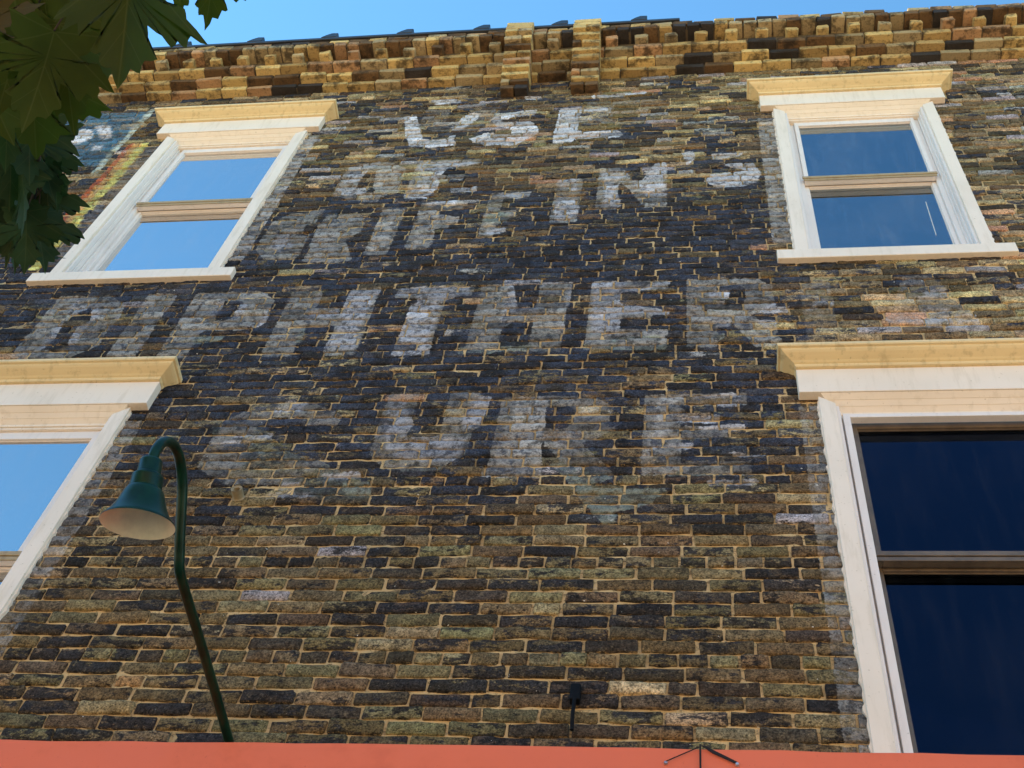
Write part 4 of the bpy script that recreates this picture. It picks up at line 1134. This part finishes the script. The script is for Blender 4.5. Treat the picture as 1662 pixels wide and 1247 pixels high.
def leaf_geo(r):
    outline = [(x * r.uniform(.94, 1.06), y + r.uniform(-.015, .015)) for x, y in HALF] 
    left = [(-x * r.uniform(.92, 1.08), y + r.uniform(-.02, .02)) for x, y in HALF[1:-1]][::-1]
    ol = outline + left
    # finer outline
    pts = []
    for i in range(len(ol)):
        a, b = ol[i], ol[(i + 1) % len(ol)]
        pts.append(a)
        el = math.hypot(b[0] - a[0], b[1] - a[1]); nx, ny = (b[1] - a[1]) / el, -(b[0] - a[0]) / el
        o_ = r.uniform(-.012, .026) * min(1, el / .12)
        pts.append((a[0] + (b[0] - a[0]) * .42 + nx * o_, a[1] + (b[1] - a[1]) * .42 + ny * o_))
    c = (0, .24)
    v, f = [], []
    n = len(pts)
    rings = [1.0, .75, .5, .25]
    for s in rings:
        for (x, y) in pts: v.append((c[0] + (x - c[0]) * s, c[1] + (y - c[1]) * s, 0))
    for k in range(len(rings) - 1):
        for i in range(n):
            j = (i + 1) % n
            f.append((k * n + i, k * n + j, (k + 1) * n + j, (k + 1) * n + i))
    ci = len(v); v.append((*c, 0))
    for i in range(n): f.append(((len(rings) - 1) * n + i, (len(rings) - 1) * n + (i + 1) % n, ci))
    ve = list(v)
    return v, f, ve
def bend(v, r, fold, droop, curl):
    out = []
    for (x, y, z) in v:
        zz = z + fold * abs(x) - droop * (y - .2) ** 2 * .6 + curl * math.sin(3.1 * x + r * 6) * .07 + .03 * math.sin(7 * y + r * 9) * abs(x) * 2
        out.append((x, y, zz))
    return out
LEAVES = [
((-0.830,-2.978,3.242),(-0.859,-2.870,3.133),0.10,0.72,0),
((-0.846,-2.972,3.291),(-0.821,-2.850,3.205),-0.25,0.62,0),
((-0.872,-2.977,3.394),(-0.834,-2.851,3.316),0.30,0.42,0),
((-0.692,-3.066,3.217),(-0.706,-2.921,3.111),0.05,0.66,0),
((-0.746,-3.003,3.511),(-0.753,-2.915,3.486),0.90,0.80,0),
((-0.660,-3.012,3.437),(-0.683,-2.917,3.403),-0.50,0.70,0),
((-0.955,-3.026,3.421),(-0.935,-2.912,3.343),0.20,1.00,0),
((-0.946,-3.010,3.480),(-0.923,-2.879,3.398),-0.20,0.55,0),
((-0.919,-3.025,3.553),(-0.936,-2.881,3.508),0.30,0.50,0),
((-0.862,-2.999,3.684),(-0.850,-2.885,3.661),0.40,1.00,0),
((-0.853,-3.010,3.580),(-0.895,-2.924,3.540),0.40,0.70,0),
((-0.954,-2.993,3.297),(-0.889,-2.923,3.194),0.30,0.80,2),
((-0.962,-2.929,3.392),(-1.003,-2.822,3.335),0.20,1.10,0),
((-1.107,-2.855,3.526),(-1.082,-2.722,3.495),-0.20,1.10,0),
((-1.086,-2.795,3.637),(-1.096,-2.664,3.585),0.40,1.10,0),
((-1.316,-2.641,3.935),(-1.335,-2.519,3.878),0.20,0.72,1),
((-1.323,-2.580,4.029),(-1.293,-2.492,3.891),-0.30,0.72,1),
((-1.346,-2.533,4.119),(-1.294,-2.464,4.001),0.50,0.72,1),
((-1.364,-2.538,3.991),(-1.379,-2.416,3.932),0.10,0.72,1),
((-1.357,-2.494,4.099),(-1.324,-2.396,4.016),-0.50,0.65,1),
((-1.344,-2.449,4.088),(-1.333,-2.357,4.055),1.10,0.50,1),
((-1.342,-2.481,3.981),(-1.292,-2.387,3.845),0.90,0.58,1),
((-1.427,-2.433,4.035),(-1.441,-2.311,3.972),0.20,0.72,1),
((-1.352,-2.409,3.945),(-1.336,-2.304,3.842),0.15,0.65,1),
((-1.376,-2.373,4.039),(-1.321,-2.293,3.908),-0.70,0.65,1),
((-1.422,-2.385,4.017),(-1.429,-2.273,3.960),0.40,0.65,1),
((-1.405,-2.382,4.149),(-1.362,-2.305,4.015),0.30,0.65,1),
((-1.468,-2.409,4.000),(-1.452,-2.286,3.953),0.20,0.65,1),
((-1.441,-2.465,4.162),(-1.454,-2.321,4.094),-0.10,0.79,1),
((-1.497,-2.478,4.135),(-1.495,-2.344,4.081),0.10,0.79,1),
((-1.463,-2.440,4.261),(-1.453,-2.330,4.222),0.20,0.79,1),
((-1.061,-2.970,3.583),(-1.082,-2.858,3.541),0.00,1.10,0),
((-1.455,-2.358,4.110),(-1.437,-2.232,4.062),0.00,0.72,1),
((-1.081,-2.926,3.678),(-1.116,-2.801,3.623),0.60,0.80,0),
((-1.167,-2.805,3.714),(-1.155,-2.683,3.680),-0.70,0.80,0),
((-1.169,-2.759,3.817),(-1.161,-2.623,3.774),0.90,0.70,1),
((-1.342,-2.568,4.134),(-1.329,-2.469,4.104),-0.90,0.58,1),
((-1.398,-2.545,4.095),(-1.397,-2.426,4.050),0.80,0.65,1),
((-1.415,-2.397,4.149),(-1.394,-2.288,4.113),1.00,0.58,1),
((-1.535,-2.269,4.148),(-1.515,-2.182,4.117),0.70,0.58,1),
((-1.438,-2.293,4.091),(-1.380,-2.262,3.984),-1.00,0.65,1),
((-0.938,-2.975,3.646),(-0.956,-2.896,3.617),0.80,0.70,0),
((-1.025,-2.951,3.481),(-1.036,-2.901,3.461),0.50,0.90,0),
]
TWIG = [(-3.3, -3.6, 3.2), (-2.3, -3.35, 3.75), (-1.45, -3.12, 3.80), (-1.12, -3.02, 3.72), (-1.05, -2.93, 3.72), (-1.16, -2.74, 3.80), (-1.30, -2.52, 3.96), (-1.43, -2.36, 4.13)]
TW2 = [(-1.45, -3.12, 3.80), (-1.05, -3.10, 3.66), (-.80, -3.08, 3.50), (-.70, -3.06, 3.55)]
def wpos(v): return Vector((v[0], v[1], v[2]))
tv = MB()
def wtube(pts, r, name, mat, seg=8):
    b = MB(); b.tube([(p[0], p[1], p[2] - H0) for p in pts], r, seg)
    o = b.build(name, mat, None, smooth=True); o.parent = tree; o.matrix_parent_inverse = Matrix.Translation(-TREE)
    return o
wtube([(-3.3, -3.6, 0), (-3.32, -3.58, .5), (-3.28, -3.6, 1.6), (-3.3, -3.62, 3.2), (-3.36, -3.6, 5.0), (-3.3, -3.7, 7.0)], [.19, .145, .13, .115, .08, .04], 'trunk', M_BARK, 16)
wtube(TWIG, [.045, .032, .02, .013, .010, .008, .006, .004], 'branch', M_BARK)
wtube(TW2, [.012, .008, .006, .004], 'branch', M_BARK)
anchors = []
for T in (TWIG[2:], TW2):
    for a, b in zip(T[:-1], T[1:]):
        for q in range(8): anchors.append(Vector(a).lerp(Vector(b), q / 8))
    anchors.append(Vector(T[-1]))
campos = Vector((0, -3.45, H0))
lr = random.Random(3)
for (base, tip, tw, wf, kind) in LEAVES:
    b_, t_ = Vector(base), Vector(tip)
    yv = (t_ - b_); L = yv.length / 1.06; yv.normalize()
    tocam = (campos - b_).normalized()
    zv = -(tocam - yv * tocam.dot(yv)).normalized()      # blade's upper side away from the viewer below
    zv = Matrix.Rotation(tw, 3, yv) @ zv
    xv = yv.cross(zv).normalized()
    v, f, ve = leaf_geo(lr)
    v = bend(v, lr.random(), lr.uniform(-.35, .40), lr.uniform(-.2, .8), lr.uniform(.5, 1.8))
    me = bpy.data.meshes.new('leaf')
    me.from_pydata([tuple((xv * (x * wf) + yv * y + zv * z) * L) for x, y, z in v], [], f)
    me.materials.append(M_LEAF[kind]); me.shade_smooth()
    a = me.attributes.new('luv', 'FLOAT_VECTOR', 'POINT'); a.data.foreach_set('vector', np.array(ve, dtype=np.float32).ravel())
    o = bpy.data.objects.new('leaf', me); COL.objects.link(o)
    o.parent = tree; o.location = b_ - TREE
    # leaf stalk
    an = min(anchors, key=lambda q: (q - b_).length)
    midp = an.lerp(b_, .5) + Vector((0, 0, .015))
    wtube([an, midp, b_], [.0022, .0016, .0014], 'stalk', M_BARK, 6)
# the rest of the crown, out of the picture to the left: too many leaves to count
cv, cf, cve = [], [], []
cr = random.Random(5)
for i in range(1400):
    while True:
        p = Vector((cr.uniform(-1, 1), cr.uniform(-1, 1), cr.uniform(-1, 1)))
        if .25 < p.length < 1: break
    q = Vector((-4.1 + p.x * 1.7, -3.9 + p.y * 1.3, 5.6 + p.z * 2.0))
    d = q - campos; s = d.dot(CF)
    if s > 0:
        u = d.dot(CR) / s * 2153; w_ = d.dot(CU) / s * 2153
        if u > -980: continue
    L = cr.uniform(.09, .15)
    yv = Vector((cr.gauss(0, .5), cr.gauss(0, .5), -1)).normalized(); zv = Vector((cr.gauss(0, 1), cr.gauss(0, 1), cr.gauss(0, 1))); zv = (zv - yv * zv.dot(yv)).normalized(); xv = yv.cross(zv)
    b = len(cv)
    ol = HALF + [(-x, y) for x, y in HALF[1:-1]][::-1]
    for (x, y) in ol: cv.append(tuple(q + (xv * x + yv * y + zv * .2 * abs(x)) * L)); 
    cv.append(tuple(q + yv * .24 * L)); n = len(ol)
    for k in range(n): cf.append((b + k, b + (k + 1) % n, b + n))
o = mesh_obj('crown', cv, cf, M_LEAF[1]); o.parent = tree; o.matrix_parent_inverse = Matrix.Translation(-TREE); tag(o, kind='stuff')
a = o.data.attributes.new('luv', 'FLOAT_VECTOR', 'POINT'); a.data.foreach_set('vector', np.tile(np.array([.3, .3, 0], dtype=np.float32), len(cv)))
for (ax_, ay_, az_) in ((-4.6, -4.2, 6.2), (-3.8, -4.6, 6.8), (-4.9, -3.4, 5.4), (-3.0, -4.4, 5.2)):
    wtube([(-3.33, -3.6, az_ - 1.6), ((-3.33 + ax_) / 2, (-3.6 + ay_) / 2, az_ - .7), (ax_, ay_, az_)], [.05, .03, .01], 'limb', M_BARK)
